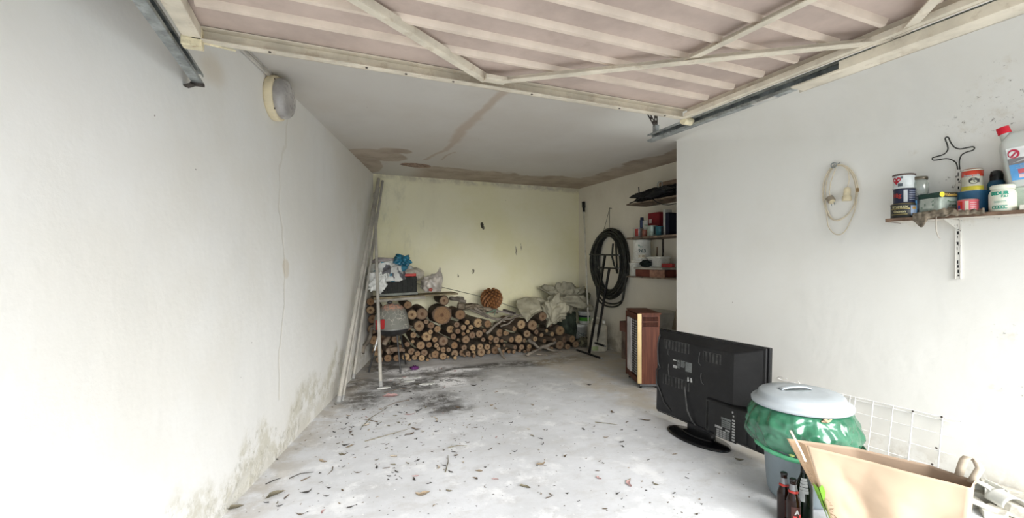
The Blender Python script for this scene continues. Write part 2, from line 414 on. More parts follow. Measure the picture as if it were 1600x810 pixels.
def floor_mat():
    m = NT('concrete_floor'); X, Y, Z = m.xyz(); wv = warp(m, .35, 1.6, 6); x, y, z = m.xyz(wv)
    sv = m.scalev(1.0, 1.7, 1, rot=(0, 0, .35))
    c = m.mix(m.step(m.noise(1.1, 7, .65), .36, .66), (.67, .685, .72), (.53, .54, .56))
    c = m.mix(m.math('MULTIPLY', m.step(m.noise(4.5, 8, .72, sv), .48, .68),   .5), c, (.46, .45, .44))
    c = m.mix(m.math('MULTIPLY', m.step(m.noise(3.1, 8, .7), .52, .64), .75), c, (.79, .80, .82))       # worn paint / lime
    far_dark = m.math('MULTIPLY', m.step(Y, 3.6, 5.6), m.step(m.noise(2, 6, .7), .3, .6, .2, .7))  # concrete gets darker and browner towards the back, in patches
    c = m.mix(far_dark, c, (.36, .34, .31))
    P = (x, y)
    q = lambda a, b: at_z(a, b, 0)
    soot = mx(m, *[ell(m, P, q(*a).x, q(*a).y, *r, 0, 1.2) for a, r in (((640, 600), (.5, .3)), ((690, 590), (.45, .35)), ((680, 625), (.25, .25)), ((740, 575), (1.0, .16)), ((600, 575), (.3, .35)), ((850, 565), (.7, .2)), ((700, 640), (.2, .14)), ((565, 625), (.18, .3)), ((560, 600), (.2, .3)))])
    c = m.mix(m.math('MULTIPLY', soot, m.step(m.noise(7, 7, .75), .36, .56, 0, .95)), c, (.075, .07, .065))
    lime = mx(m, *[ell(m, P, q(*a).x, q(*a).y, *r, 0, .9) for a, r in (((655, 578), (.42, .13)), ((700, 598), (.22, .2)), ((630, 592), (.2, .08)), ((720, 580), (.25, .08)))])
    c = m.mix(m.math('MULTIPLY', lime, m.step(m.noise(8, 7, .8), .43, .50)), c, (.90, .90, .92))
    edge = m.math('SUBTRACT', X, m.math('MULTIPLY', Y, LWS))            # dirt line along the left wall
    eg = m.math('MULTIPLY', m.step(edge, LW0 + .38, LW0 + .02), m.step(m.noise(6, 6, .7), .35, .6))
    c = m.mix(m.math('MULTIPLY', eg, .55), c, (.36, .31, .24))
    rt = m.math('MULTIPLY', m.step(m.math('ADD', X, m.math('MULTIPLY', m.noise(2.5, 5), .5)), 2.55, 2.9), m.step(m.noise(3.5, 5, .7), .3, .62))
    c = m.mix(m.math('MULTIPLY', rt, .55), c, (.50, .42, .30))
    sp = m.math('MULTIPLY', m.step(m.vor(22), .09, .05), m.step(m.noise(3, 4), .46, .58))
    c = m.mix(m.math('MULTIPLY', sp, .7), c, (.15, .14, .13))
    hl = m.math('MULTIPLY', m.step(m.math('ABSOLUTE', m.math('SUBTRACT', m.noise(1.6, 3, .5, dist=.5), .5)), .006, .001), m.step(m.noise(.7, 2), .5, .6))
    h = m.math('ADD', m.math('MULTIPLY', m.noise(2, 5), .5), m.math('MULTIPLY', m.noise(30, 6, .7), .15))
    return m.out(c, m.step(m.noise(2.2, 5), .3, .7, .55, .85), 0, m.bump(h, .3, .03))
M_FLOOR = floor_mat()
# ------------------------------------------------------------------ the shell
HC = 2.45
def lw(Y): return LW0 + LWS * Y
def rw(Y): return RW0 - RWS * Y
YF = -0.25                       # plane of the door opening
RCY = 3.39                       # where the near right wall stops
RCX = 3.84                       # recess wall
def wallbox(name, a, b, th, z0, z1, mat, side=1):     # wall whose visible face runs a->b; thickness to the given side
    a = Vector((*a, 0)); b = Vector((*b, 0)); d = (b - a).normalized(); nrm = Vector((-d.y, d.x, 0)) * side * th
    mb = MB(); P = [a, b, b + nrm, a + nrm]
    if side < 0: P = P[::-1]
    mb.prism([(p.x, p.y) for p in P], z0, z1)
    return struct(mb.build(name, mat))
wallbox('wall_left', (lw(YF), YF), (lw(BYW), BYW), .2, 0, HC, M_LEFT, 1)
wallbox('wall_back', (lw(BYW) - .2, BYW), (RCX + .2, BYW), .2, 0, HC, M_BACK, 1)
wallbox('wall_recess', (RCX, RCY - .3), (RCX, BYW), .2, 0, HC, M_REC, -1)
mb = MB(); mb.prism([(rw(YF), YF), (rw(YF) + .9, YF), (RCX + .2, RCY), (rw(RCY) + .02, RCY), (rw(RCY), RCY - .02)], 0, HC)
CVN, CVM = 10, 24                      # plaster cove blending wall and ceiling, dying out towards the far corner
vs_ = []
for k in range(CVM):
    Y_ = YF + (RCY - .002 - YF) * k / (CVM - 1); r_ = .34 * min(1, (RCY - Y_) / 1.6) ** .8 + .001
    for i in range(CVN + 1): t = i * math.pi / 2 / CVN; vs_.append((rw(Y_) - r_ * (1 - math.cos(t)), Y_, HC - .0004 - r_ * (1 - math.sin(t))))
mb.add(vs_, [(k * (CVN + 1) + i, k * (CVN + 1) + i + 1, (k + 1) * (CVN + 1) + i + 1, (k + 1) * (CVN + 1) + i) for k in range(CVM - 1) for i in range(CVN)], 0, True)
struct(mb.build('wall_right', M_RIGHT))
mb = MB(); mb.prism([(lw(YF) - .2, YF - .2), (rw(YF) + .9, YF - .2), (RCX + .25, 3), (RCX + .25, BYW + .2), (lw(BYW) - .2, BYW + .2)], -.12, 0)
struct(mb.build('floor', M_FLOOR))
mb = MB(); mb.prism([(lw(YF) - .2, YF - .2), (rw(YF) + .9, YF - .2), (RCX + .25, 3), (RCX + .25, BYW + .2), (lw(BYW) - .2, BYW + .2)], HC, HC + .18)
struct(mb.build('ceiling', M_CEIL))
mb = MB(); mb.box(((lw(YF) + rw(YF)) / 2, YF - .1, 2.35), (rw(YF) - lw(YF), .2, .36)); struct(mb.build('wall_front', M_PLAIN))
mb = MB(); mb.box((1, -8.25, -.13), (24, 15.6, .22)); struct(mb.build('driveway', plain('driveway_concrete', (.36, .355, .34), .9, bscale=25)))
# ------------------------------------------------------------------ up-and-over door, tracks
M_DOORP = plain('door_sheet_paint', (.49, .395, .345), .6, 0, .09, 3, .12, 30, dirt=(.38, .30, .25, .35))
M_DOORF = plain('door_frame_paint', (.66, .60, .49), .55, 0, .10, 6, .2, 60, dirt=(.40, .31, .22, .5))
M_RUSTP = plain('chipped_cream_paint', (.76, .68, .47), .6, 0, .12, 20, .2, 60, dirt=(.30, .17, .08, .6))
M_GALV = plain('galvanised_steel', (.42, .45, .45), .42, .7, .2, 14, .1, 50, dirt=(.12, .12, .11, .6))
M_RUST = plain('dark_rusty_steel', (.10, .085, .075), .7, .5, .25, 40, .2, 80)
ZD = 2.08                                  # underside of the frame (z)
DX0, DX1, DY0, DY1 = -.43, 1.885, -.20, 1.945
dr = thing('garage_door', 'cream sheet-metal up-and-over garage door, open overhead with diagonal braces', 'garage door', (0, 0, ZD))
def dl(p): return (p[0], p[1], p[2] - ZD)
mb = MB(); mb.box(((DX0 + DX1) / 2, (DY0 + DY1) / 2, .056), (DX1 - DX0, DY1 - DY0, .006)); mb.build('sheet', M_DOORP, dr)
# pressed ribs of the sheet, running across
ribs = [at_z(278, 7, ZD + .04).y, at_z(750, 56, ZD + .04).y, at_z(750, 15, ZD + .04).y, at_z(900, 2, ZD + .04).y]
stp = abs(at_z(750, 88, ZD + .04).y - at_z(750, 56, ZD + .04).y)
y0_ = at_z(750, 88, ZD + .04).y
yy = y0_; rib0 = None
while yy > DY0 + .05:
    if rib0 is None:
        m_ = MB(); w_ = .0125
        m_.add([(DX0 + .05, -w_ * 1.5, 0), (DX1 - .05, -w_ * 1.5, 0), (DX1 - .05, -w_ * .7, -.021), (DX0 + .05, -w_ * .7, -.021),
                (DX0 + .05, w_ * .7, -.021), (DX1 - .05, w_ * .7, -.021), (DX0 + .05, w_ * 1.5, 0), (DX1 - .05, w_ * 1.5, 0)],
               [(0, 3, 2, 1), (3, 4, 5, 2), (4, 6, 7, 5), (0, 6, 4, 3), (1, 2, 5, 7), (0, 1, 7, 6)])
        rib0 = m_.build('rib', plain('door_rib_lit_paint', (.66, .56, .47), .6, 0, .07, 5, .1, 40), dr, loc=(0, yy, .0532))  # light the ribs catch is put into this paler colour
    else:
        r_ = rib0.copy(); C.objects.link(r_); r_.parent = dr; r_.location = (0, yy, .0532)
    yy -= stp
def chan(name, a, b, wd, ht, mat, parent, open_dir):     # C channel: web + two flanges; open towards open_dir
    a, b, o_ = Vector(a), Vector(b), Vector(open_dir).normalized(); m_ = MB(); u = Vector((0, 0, 1)); t_ = .004
    d = (b - a).normalized()
    m_.bar(a - o_ * wd / 2, b - o_ * wd / 2, t_, ht, up=u)
    for k in (-1, 1): m_.bar(a + u * k * (ht - t_) / 2, b + u * k * (ht - t_) / 2, wd, t_, up=u)
    return m_.build(name, mat, parent)
# perimeter frame
chan('frame_rail', (DX0, DY1, .0255), (DX1, DY1, .0255), .035, .05, M_DOORF, dr, (0, -1, 0))
chan('frame_rail', (DX0, DY0, .0255), (DX1, DY0, .0255), .035, .05, M_DOORF, dr, (0, 1, 0))
mb = MB(); mb.box((DX0 + .0, (DY0 + DY1) / 2 - .02, .024), (.06, DY1 - DY0 - .0, .045)); mb.build('frame_stile', M_DOORF, dr, bevel=.004)
mb = MB(); mb.bar((DX1 - .018, DY0, .012), (DX1 - .018, DY1 - .02, .012), .022, .022); mb.bar((DX1 + .0, DY0, .028), (DX1 + .0, DY1 - .02, .028), .006, .055); mb.build('frame_stile', M_DOORF, dr)
mb = MB(); mb.box((DX0 - .002, DY1 + .005, .01), (.064, .045, .07)); mb.build('corner_plate', M_RUSTP, dr, bevel=.003)
mb = MB(); mb.bar((DX0 + .03, DY1 + .012, .0), (DX0 + .13, DY1 + .03, -.002), .010, .004); mb.build('hinge_pin', M_RUSTP, dr)
mb = MB(); mb.cyl((DX1 - .005, DY1 + .01, -.004), (DX1 + .06, DY1 + .012, -.004), .022, n=16); mb.build('roller', M_RUSTP, dr)
ycv = at_z(1262, 131, ZD).y
mb = MB(); mb.bar((DX1 + .064, DY0, -.034), (DX1 + .064, ycv, -.034), .088, .006); mb.bar((DX1 + .021, DY0, -.018), (DX1 + .021, ycv - .2, -.018), .004, .034); mb.bar((DX1 + .108, DY0, -.02), (DX1 + .108, ycv + .02, -.02), .005, .034); mb.build('track_cover_angle', M_DOORF, dr)
# diagonal braces (angle iron)
def brace(pa, pb, wd=.032, z=.012):
    a = at_z(*pa, ZD + z); b = at_z(*pb, ZD + z); m_ = MB(); d = (b - a).normalized()
    m_.bar(dl(a), dl(b), wd, .004); n_ = Vector((-d.y, d.x, 0)) * (wd / 2)
    m_.bar(dl(a + n_ + Vector((0, 0, .014))), dl(b + n_ + Vector((0, 0, .014))), .004, .028)
    return m_.build('brace', M_DOORF, dr)
ex = lambda a, b, k: (b[0] + (b[0] - a[0]) * k, b[1] + (b[1] - a[1]) * k)
brace((758, 127), ex((758, 127), (560, 5), .9))
brace((775, 129), (1400, 64), .034, .004)
brace((1073, 96), ex((1073, 96), (1262, 3), 1.2), .03, .016)
brace((1403, 62), ex((1403, 62), (1458, 3), 2.5), .034, .006)
mb = MB(); p_ = at_z(775, 124, ZD + .01); mb.box(dl(p_ + Vector((0, .01, 0.004))), (.10, .05, .02)); mb.build('gusset', M_DOORF, dr, bevel=.003)
mb = MB()
for q in ((420, 75), (578, 83), (640, 103), (715, 118), (840, 140), (980, 163), (1050, 176)):
    p_ = at_z(q[0], q[1], ZD); mb.cyl((p_.x, DY1 - .006, -.003), (p_.x, DY1 - .006, .002), .005, n=8)
mb.build('rivets', M_RUST, dr)
# tracks
def track(name, label, xa, y0, y1, z, opn):
    o = thing(name, label, 'door track', (xa, y0, z)); m_ = MB(); L = y1 - y0; t_ = .003
    wd, ht = .036, .046
    m_.bar((-opn * wd / 2, 0, 0), (-opn * wd / 2, L, 0), t_, ht)
    for k in (-1, 1):
        m_.bar((0, 0, k * ht / 2), (0, L, k * ht / 2), wd, t_)
        m_.bar((opn * wd / 2, 0, k * (ht / 2 - .006)), (opn * wd / 2, L, k * (ht / 2 - .006)), t_, .012)
    m_.build('channel', M_GALV, o); return o
q0 = at_z(1005, 219, ZD - .02)
tr = track('right_door_track', 'galvanised door track ending past the wall corner, hung from a perforated strap', DX1 + .075, YF + .02, q0.y, ZD - .004, -1)
def strap(a, b, name='hanger_strap'):
    a, b = Vector(a), Vector(b); m_ = MB(); d = (b - a); L = d.length; dn = d.normalized(); s_ = Vector((1, 0, 0)); s_ = (s_ - dn * s_.dot(dn)).normalized(); nr = dn.cross(s_)
    n_ = max(2, int(L / .03)); wd = .013
    Mx = Matrix(((s_.x, dn.x, nr.x, a.x), (s_.y, dn.y, nr.y, a.y), (s_.z, dn.z, nr.z, a.z), (0, 0, 0, 1)))
    for k in (-1, 1): m_.box((k * wd * .72, L / 2, 0), (wd * .56, L, .003), Mx)
    for i in range(n_ + 1):
        yy_ = L * i / n_; m_.box((0, yy_, 0), (wd, L / n_ * .55, .003), Mx)
    return m_.build(name, M_RUST, tr)
hy = at_z(1018, 206, ZD + .02).y - (YF + .02)
bx_ = MB(); bx_.box((0, hy, .045), (.03, .03, .05)); bx_.build('hanger_clamp', M_GALV, tr, bevel=.003)
strap((0, hy, .06), (.0, hy + .0, HC - ZD + .003)); strap((0, hy, .06), (-.22, hy + .02, HC - ZD + .003))
sp_ = MB(); sp_.box((0.0, at_z(1205, 150, ZD).y - (YF + .02), -.026), (.034, .12, .004)); sp_.build('splice_plate', plain('bright_zinc', (.7, .7, .68), .35, .8), tr)
q1 = at_l(303, 130, .03)
tl = track('left_door_track', 'dark galvanised door track ending at the left wall with a bent bracket', DX0 - .068, YF + .02, q1.y, ZD - .004, 1)
br = MB(); yl = q1.y - (YF + .02); dx_ = (lw(q1.y) - (DX0 - .068))
br.bar((-.01, yl - .03, -.035), (dx_ + .0, yl + .0, -.04), .03, .004); br.box((-.0, yl - .012, -.028), (.05, .02, .012)); br.build('wall_bracket', M_RUST, tl)
# lintel-side fixing so that the tracks hang from the front wall
mb = MB(); mb.box((0, .01, .0), (.07, .02, .18)); mb.build('end_plate', M_GALV, tl)
mb = MB(); mb.box((0, .01, .0), (.07, .02, .18)); mb.build('end_plate', M_GALV, tr)
# ------------------------------------------------------------------ firewood
def wframe(p, x, z=None):            # frame on a wall: local x along the wall (to the right facing it), y up, z out of the wall
    x = Vector(x).normalized(); y = Vector((0, 0, 1)); n = x.cross(y)
    return Matrix(((x.x, y.x, n.x, p[0]), (x.y, y.y, n.y, p[1]), (x.z, y.z, n.z, p[2]), (0, 0, 0, 1)))
LX = (math.sin(-LANG), math.cos(LANG), 0); RX = (math.sin(RANG), -math.cos(RANG), 0)
def cutwood():
    m = NT('sawn_wood_end'); X, Y, Z = m.xyz(warp(m, .25, 2.2, 3))
    oi = m.n('ShaderNodeObjectInfo').outputs['Random']
    r = m.math('SQRT', m.math('ADD', m.math('MULTIPLY', X, X), m.math('MULTIPLY', Z, Z)))
    ring = m.math('SINE', m.math('MULTIPLY', r, 42)); rg = m.step(ring, -.4, 1)
    a = m.mix(oi, (.20, .115, .055), (.29, .20, .115)); b = m.mix(oi, (.13, .065, .032), (.19, .125, .07))
    c = m.mix(m.math('MULTIPLY', rg, .45), a, b)
    o2 = m.math('FRACT', m.math('MULTIPLY', oi, 17.3)); o3_ = m.math('FRACT', m.math('MULTIPLY', oi, 41.7))
    c = m.mix(m.math('MULTIPLY', o2, .6), c, (.13, .10, .08))
    c = m.mix(m.math('MULTIPLY', m.step(o3_, .6, 1), .6), c, (.42, .30, .16))
    c = m.mix(m.math('MULTIPLY', m.step(m.math('SUBTRACT', r, m.math('MULTIPLY', o2, .15)), .24, .08), .9), c, (.075, .035, .02))
    c = m.mix(m.math('MULTIPLY', m.step(m.noise(2.8, 6, .75), .46, .62), .6), c, (.12, .07, .04))
    c = m.mix(m.step(r, .74, .92), c, (.09, .06, .042))
    ang = m.math('ARCTAN2', X, Z); ck = m.step(m.math('ABSOLUTE', m.math('SINE', m.math('ADD', m.math('MULTIPLY', ang, 2.5), m.math('MULTIPLY', oi, 9)))), .05, .015)
    c = m.mix(m.math('MULTIPLY', ck, .55), c, (.08, .05, .03))
    return m.out(c, .85, 0, m.bump(m.math('ADD', rg, m.noise(12, 3)), .3, .02), Specular_IOR_Level=.2)
def barkmat():
    m = NT('bark'); oi = m.n('ShaderNodeObjectInfo').outputs['Random']
    n1 = m.noise(3, 7, .7, m.scalev(3, 2.2, 3)); v = m.vor(4, 'DISTANCE_TO_EDGE', m.scalev(2, .9, 2))
    c = m.mix(m.step(n1, .35, .65), m.mix(oi, (.13, .085, .055), (.19, .15, .105)), m.mix(oi, (.25, .18, .13), (.33, .28, .21)))
    c = m.mix(m.math('MULTIPLY', m.step(m.noise(5, 4), .55, .7), .4), c, (.30, .29, .23))
    h = m.math('ADD', m.step(v, 0, .12), m.math('MULTIPLY', n1, .8))
    return m.out(c, .92, 0, m.bump(h, .7, .12), Specular_IOR_Level=.15)
M_CUT, M_BARK = cutwood(), barkmat()
M_STICK = plain('grey_dead_branch', (.19, .165, .135), .9, 0, .25, 10, .4, 60)
R = random.Random(11)
def log_proto(k):
    rr = random.Random(100 + k); n = 18; off = Vector((k * 5.1, k * 2.3, 0)); el = rr.uniform(.88, 1.0); m_ = MB()
    bend = rr.uniform(-.25, .25); bend2 = rr.uniform(-.2, .2)
    def ringp(y, s_=1.0):
        o = []
        for j in range(n):
            a = 2 * math.pi * j / n; q = Vector((math.cos(a), math.sin(a), y * 1.5)) * 1.1 + off
            rad = s_ * (1 + .13 * mnoise.noise(q) + .05 * mnoise.noise(q * 3))
            o.append((rad * math.cos(a) + bend * y * y, y, rad * el * math.sin(a) + bend2 * y * y))
        return o
    ys = [0, .012, .15, .35, .55, .75, 1.0]; rings = [ringp(y) for y in ys]; vs = [p for g in rings for p in g]; fs = []
    for i in range(len(ys) - 1):
        for j in range(n): a = i * n; b = a + n; fs.append((a + j, b + j, b + (j + 1) % n, a + (j + 1) % n))
    fs.append(tuple(range(len(ys) * n - n, len(ys) * n)))
    m_.add(vs, fs, 0, True)
    me = m_.mesh('firewood_log', M_BARK)
    f_ = MB(); r0 = [(x * .93, -.006, z * .93) for x, y, z in rings[0]]; r1 = [(x * .99, .004, z * .99) for x, y, z in rings[0]]
    f_.add([(0, -.008, 0)] + r0, [(0, 1 + j, 1 + (j + 1) % n) for j in range(n)], 0, False)
    f_.add(r0 + r1, [(j, (j + 1) % n + 0, n + (j + 1) % n, n + j)[::-1] for j in range(n)], 0, False)
    return me, f_.mesh('cut_face', M_CUT)
PROT = [log_proto(k) for k in range(8)]
def mklog(p, r, L, dx=0, dz=0, label='', group=None, k=None, name='firewood_log'):
    me, fc = PROT[R.randrange(8) if k is None else k]
    o = bpy.data.objects.new(name, me); C.objects.link(o); o.location = p
    d = Vector((dx, 1, dz)).normalized(); q = d.to_track_quat('Y', 'Z'); o.rotation_mode = 'QUATERNION'
    from mathutils import Quaternion
    o.rotation_quaternion = q @ Quaternion((0, 1, 0), R.uniform(0, 6.28)); o.scale = (r, L, r)
    f = bpy.data.objects.new('cut_face', fc); C.objects.link(f); f.parent = o
    tag(o, label, 'log', group); return o
BIG = {(694, 470): 'thick short log lying on top of the pile under the plank', (690.7, 492.7): 'largest log of the pile with a three-lobed dark heart',
       (719, 492): 'log with a rough dark end directly right of the largest log', (747, 505): 'thick tan log with dark heart below and left of the woven ball',
       (762, 506.5): 'round yellow-tan log directly right of the thick dark-hearted log', (655, 509.5): 'thick log low right of the barbecue kettle rim',
       (667, 525): 'thick round log with a dark dot below and left of the largest log', (692.8, 533.4): 'thick round log straight below the largest log',
       (814.5, 507.4): 'orange-ended log under the left tip of the smooth pale sack', (832, 510.6): 'wide oval reddish log under the tip of the pale sack',
       (823, 520): 'thick dull log wedged just below the wide oval log', (848, 495): 'reddish thick log tucked right under the pale sack', (859.5, 505.8): 'round grey log under the crumpled sack',
       (875, 517): 'thick log with chipped end at the right of the pile', (874.7, 544): 'thick log on the floor near the right end of the pile', (894, 530): 'rightmost high log beside the white bucket',
       (899.6, 540): 'last log on the floor at the right end beside the white bucket', (880, 530): 'oval leaning log below the chipped log', (810.5, 530): 'thick round log below the orange-ended log',
       (644, 492): 'pale round log just right of the barbecue lid', (659.3, 491): 'dark hollow-looking log between the barbecue and the largest log',
       (680, 552): 'thick oval log in the lower courses under the largest log', (752, 554): 'wide round log on the floor in the middle of the pile', (773.7, 556): 'dark flaky log on the floor below the woven ball',
       (692.5, 558): 'thick grey-ended log on the floor below the largest log', (582, 515): 'log against the left wall beside the barbecue, lowest of four', (582, 498.5): 'log against the left wall beside the barbecue, second from the bottom',
       (579, 484): 'log against the left wall beside the barbecue, third from the bottom', (579, 472): 'log against the left wall under the plank end, topmost of four',
       (704, 515): 'thick tan log below and right of the largest log'}
LOGS = [(694, 470, 7.5), (690.7, 492.7, 15.5), (719, 492, 8.5), (747, 505, 8), (762, 506.5, 6.3), (713.6, 507.4, 4.8), (730, 504, 4.2), (724, 512, 4.8), (735.7, 511.8, 4.2),
 (704, 515, 7), (715.3, 518, 4.5), (683.5, 514.4, 5.7), (673.5, 509, 5.6), (731, 518, 3.2), (724, 522, 3.2), (738, 524, 5.5), (749, 522, 6), (708.4, 526, 5), (728, 531, 6.3), (679.5, 531, 4.8),
 (692.8, 533.4, 7.8), (682, 540, 4.2), (710, 540, 5.8), (725.3, 543.7, 4.8), (739, 543.7, 5.4), (750.4, 542, 5.4), (761.3, 542.4, 5.4), (766.5, 535, 2.8), (766.8, 528, 4.6), (775.5, 531.6, 5.6), (777, 543, 5.5),
 (692.8, 547, 4.8), (685.4, 545.6, 3.2), (701, 547, 3.8), (680, 554, 6.5), (710.6, 553, 6.4), (722, 551.6, 5), (731.4, 553, 4.2), (740, 555, 4.5), (752, 555, 7.2), (773.7, 557, 6.4), (692.5, 559, 6), (674.3, 562, 5), (683, 564, 3.2),
 (726, 561, 4.3), (786, 549, 2.8), (780.7, 520.4, 6.6), (790, 521, 4), (659.3, 491, 9.5), (644, 492, 8.3), (637, 477, 6.5), (655, 509.5, 9), (666, 503, 4), (672.6, 519, 4), (667, 526, 8.4), (646, 524, 5), (638.5, 512, 5),
 (645, 534, 3), (636.4, 538.5, 4.4), (657.4, 540, 7.2), (670.5, 539.4, 4.8), (643, 549.5, 6), (652.4, 553, 4.6), (663, 551.7, 5.6), (648, 562, 4.8), (659, 562.5, 5.3), (634, 558, 6.6), (618, 530, 6.5), (625, 545, 6), (610, 548, 6.5), (598, 530, 7), (606, 560, 6), (620, 560, 5.5),
 (579, 472, 6.3), (579, 485, 6.8), (582, 499, 7.2), (582, 515, 7.8), (584, 532, 8), (590, 549, 8.5), (593, 564, 6), (757, 517, 3.2), (755, 531, 3.6),
 (814.5, 507.4, 8), (803.6, 514, 4.5), (832, 508.6, 8.8), (823.5, 522, 6.2), (848, 495, 7.3), (859.5, 505.8, 5.8), (854, 517, 3), (862.7, 522.3, 4), (875, 517, 8.2), (882, 531, 5.6), (894, 530, 6.2), (887, 542, 5), (874.7, 544, 7.5), (899.6, 541.5, 5.6),
 (866, 532, 3.6), (850.6, 533, 3.6), (810.5, 530, 7), (819.5, 532.5, 3.6), (799, 531, 5), (793, 521, 2.6), (793.6, 546, 5), (786.4, 556, 2.5), (815, 542.7, 4.5), (827, 542, 4.2), (825.4, 550.5, 3.3), (812, 552, 2.6), (820, 557, 2.6), (805, 543, 3.7), (843.4, 546, 3),
 (836, 530, 4.5), (838, 519, 4), (846, 524, 3.4), (803, 554, 3.4), (795, 557, 3), (835, 551, 3.2), (856, 543, 4.5), (862, 548, 3.2), (763, 556, 3.4), (764, 550, 3), (784, 533, 3), (716, 531, 2.4), (660, 526.5, 1.8), (700, 566, 2.6), (711, 565, 3.2), (733, 564, 2.8), (741, 565, 3), (668, 566, 2.6), (640, 566, 2.6), (788, 540, 2.4)]
YLOG = 5.68
def zone(px, py):
    a = 'under the barbecue' if px < 628 else 'right of the barbecue' if px < 665 else 'below the largest log' if px < 705 else 'left of the ball' if px < 752 else 'below the ball' if px < 788 else 'below the pale branches' if px < 830 else 'under the sacks'
    b = 'low' if py > 545 else 'mid-height' if py > 525 else 'high'
    return a, b
NF = {}; ZG = {}
for px, py, r in LOGS:
    Y = YLOG + R.uniform(-.10, .09)
    if px > 860: Y -= .03
    if px < 600: Y = 5.78
    if (px, py) in ((579, 472), (579, 485)): Y = 5.75
    p = at_y(px, py, Y); dpt = p.x * SY + p.y * CY; rad = r * dpt / F_PX
    p.z = max(p.z, rad + .004)
    if px < 600: p.x = max(p.x, lw(Y) + rad * 1.2)
    L = min(BYW - .03 - Y, R.uniform(.42, .56))
    lab = BIG.get((px, py))
    if not lab:
        for kk, vv in BIG.items():
            if abs(kk[0] - px) < 1.2 and abs(kk[1] - py) < 1.6 and vv not in NF: lab = vv; break
    if lab and lab not in NF:
        NF[lab] = 1
    else:
        a, b = zone(px, py); s_ = 'thin' if r < 3.7 else 'medium' if r < 5.5 else 'stout'
        lab = '%s log %s in the stack %s' % (s_, b, a)
    tlt = 0 if px < 600 else R.uniform(-.09, .09)
    if px > 785 and r < 7: tlt = R.uniform(-.22, .22)
    if px < 600: tlt = .30
    o_ = mklog(p, rad, L, tlt, R.uniform(-.03, .03) if p.z > .2 else 0, lab, 'firewood logs in the stack')
    if lab not in NF: ZG.setdefault(lab, []).append((px, o_))
ORD = ['leftmost', 'second from the left', 'third from the left', 'fourth from the left', 'fifth from the left', 'sixth from the left', 'seventh from the left', 'eighth from the left']
for lab, L_ in ZG.items():
    L_.sort(key=lambda t: t[0])
    if len(L_) > 1:
        for i_, (px, o_) in enumerate(L_): o_['label'] = ('rightmost' if i_ == len(L_) - 1 else ORD[i_]) + ' of the ' + lab.replace(' log ', ' logs ', 1).replace(' in the stack', '')
# crooked branches lying loose over and in front of the stack
def branch(pts, r, label, group=None, name='dead_branch', mat=None, parent=None):
    m_ = MB(); P = []
    for i in range(len(pts) - 1):
        a, b = Vector(pts[i]), Vector(pts[i + 1])
        for s_ in range(4): P.append(a.lerp(b, s_ / 4) + Vector((R.uniform(-1, 1), R.uniform(-1, 1), R.uniform(-1, 1))) * r * .3)
    P.append(Vector(pts[-1])); k = len(P)
    rr = r if isinstance(r, float) else r
    m_.tube(P, [rr * (1 - .45 * i / k) * R.uniform(.92, 1.08) for i in range(k)], 7)
    o = m_.build(name, mat or M_STICK); tag(o, label, 'branch', group); return o
def B(*q): return [at_y(a, b, Y) for a, b, Y in q]
branch(B((722, 468, 5.85), (705, 466, 5.75), (728, 472, 5.62)), .035, 'short stub of branch lying right of the top log')
branch(B((716, 478, 5.95), (745, 481, 5.85), (778, 487, 5.8)), .055, 'thick dark branch lying on the stack left of the woven ball', mat=M_BARK)
branch(B((742, 482, 5.75), (768, 498, 5.62), (795, 499, 5.58), (815, 493, 5.6)), .02, 'pale bent branch arching over the stack below the woven ball')
branch(B((735, 484, 5.7), (760, 496, 5.6), (790, 503, 5.6)), .017, 'thinner pale branch beside the arching one below the woven ball')
branch(B((760, 522, 5.5), (775, 508, 5.52), (790, 496, 5.58), (803, 492, 5.66)), .019, 'pale branch slanting down to the left across the log ends')
branch(B((782, 510, 5.55), (795, 506, 5.52), (803, 499, 5.55)), .014, 'short looped pale twig below the woven ball')
branch(B((760, 490, 5.7), (775, 484, 5.66), (772, 493, 5.62)), .009, 'small greenish twig fork below the woven ball', mat=plain('green_twig', (.13, .2, .14), .8))
branch(B((838, 547, 5.5), (855, 540, 5.48), (868, 535, 5.5)), .03, 'grey branch lying low across the right end of the stack')
branch(B((846, 541, 5.52), (858, 546, 5.46), (880, 551, 5.5)), .02, 'curved grey branch on the floor before the right end')
branch(B((822, 556, 5.42), (838, 548, 5.42), (850, 541, 5.46)), .022, 'forked grey branch at the foot of the stack, right of centre')
branch(B((838, 554, 5.34), (855, 555, 5.36), (872, 552, 5.4)), .013, 'slim grey branch flat on the floor before the right end')
branch(B((780, 545, 5.6), (785, 556, 5.5), (790, 561, 5.4)), .02, 'broken branch sticking out low below the woven ball')
branch(B((826, 532, 5.58), (836, 538, 5.5), (843, 545, 5.46)), .028, 'stubby grey branch sticking out at the right of the stack')
branch(B((565, 552, 5.62), (576, 530, 5.7), (584, 508, 5.8)), .03, 'dark branch leaning against the left wall behind the barbecue')
branch(B((604, 548, 5.45), (620, 545, 5.42), (632, 547, 5.4)), .045, 'thick branch lying crosswise behind the barbecue legs', mat=M_BARK)
branch(B((600, 538, 5.55), (612, 520, 5.6), (620, 508, 5.7)), .035, 'knotty branch propped up behind the barbecue', mat=M_BARK)
for q, lab in ((((770, 484.5), (800, 491)), 'grey metal-edged slat lying on the stack under the woven ball'), (((785, 486), (828, 498)), 'long white-edged slat pointing at the tip of the pale sack'), (((787, 484), (805, 490)), 'short dark slat under the long white-edged one')):
    m_ = MB(); a = at_y(*q[0], 5.78); b = at_y(*q[1], 5.62); m_.bar(a, b, .045, .014)
    tag(m_.build('slat', plain('weathered_slat', (.30, .27, .24) if 'dark' not in lab else (.06, .05, .045), .7, 0, .2, 20)), lab, 'slat')
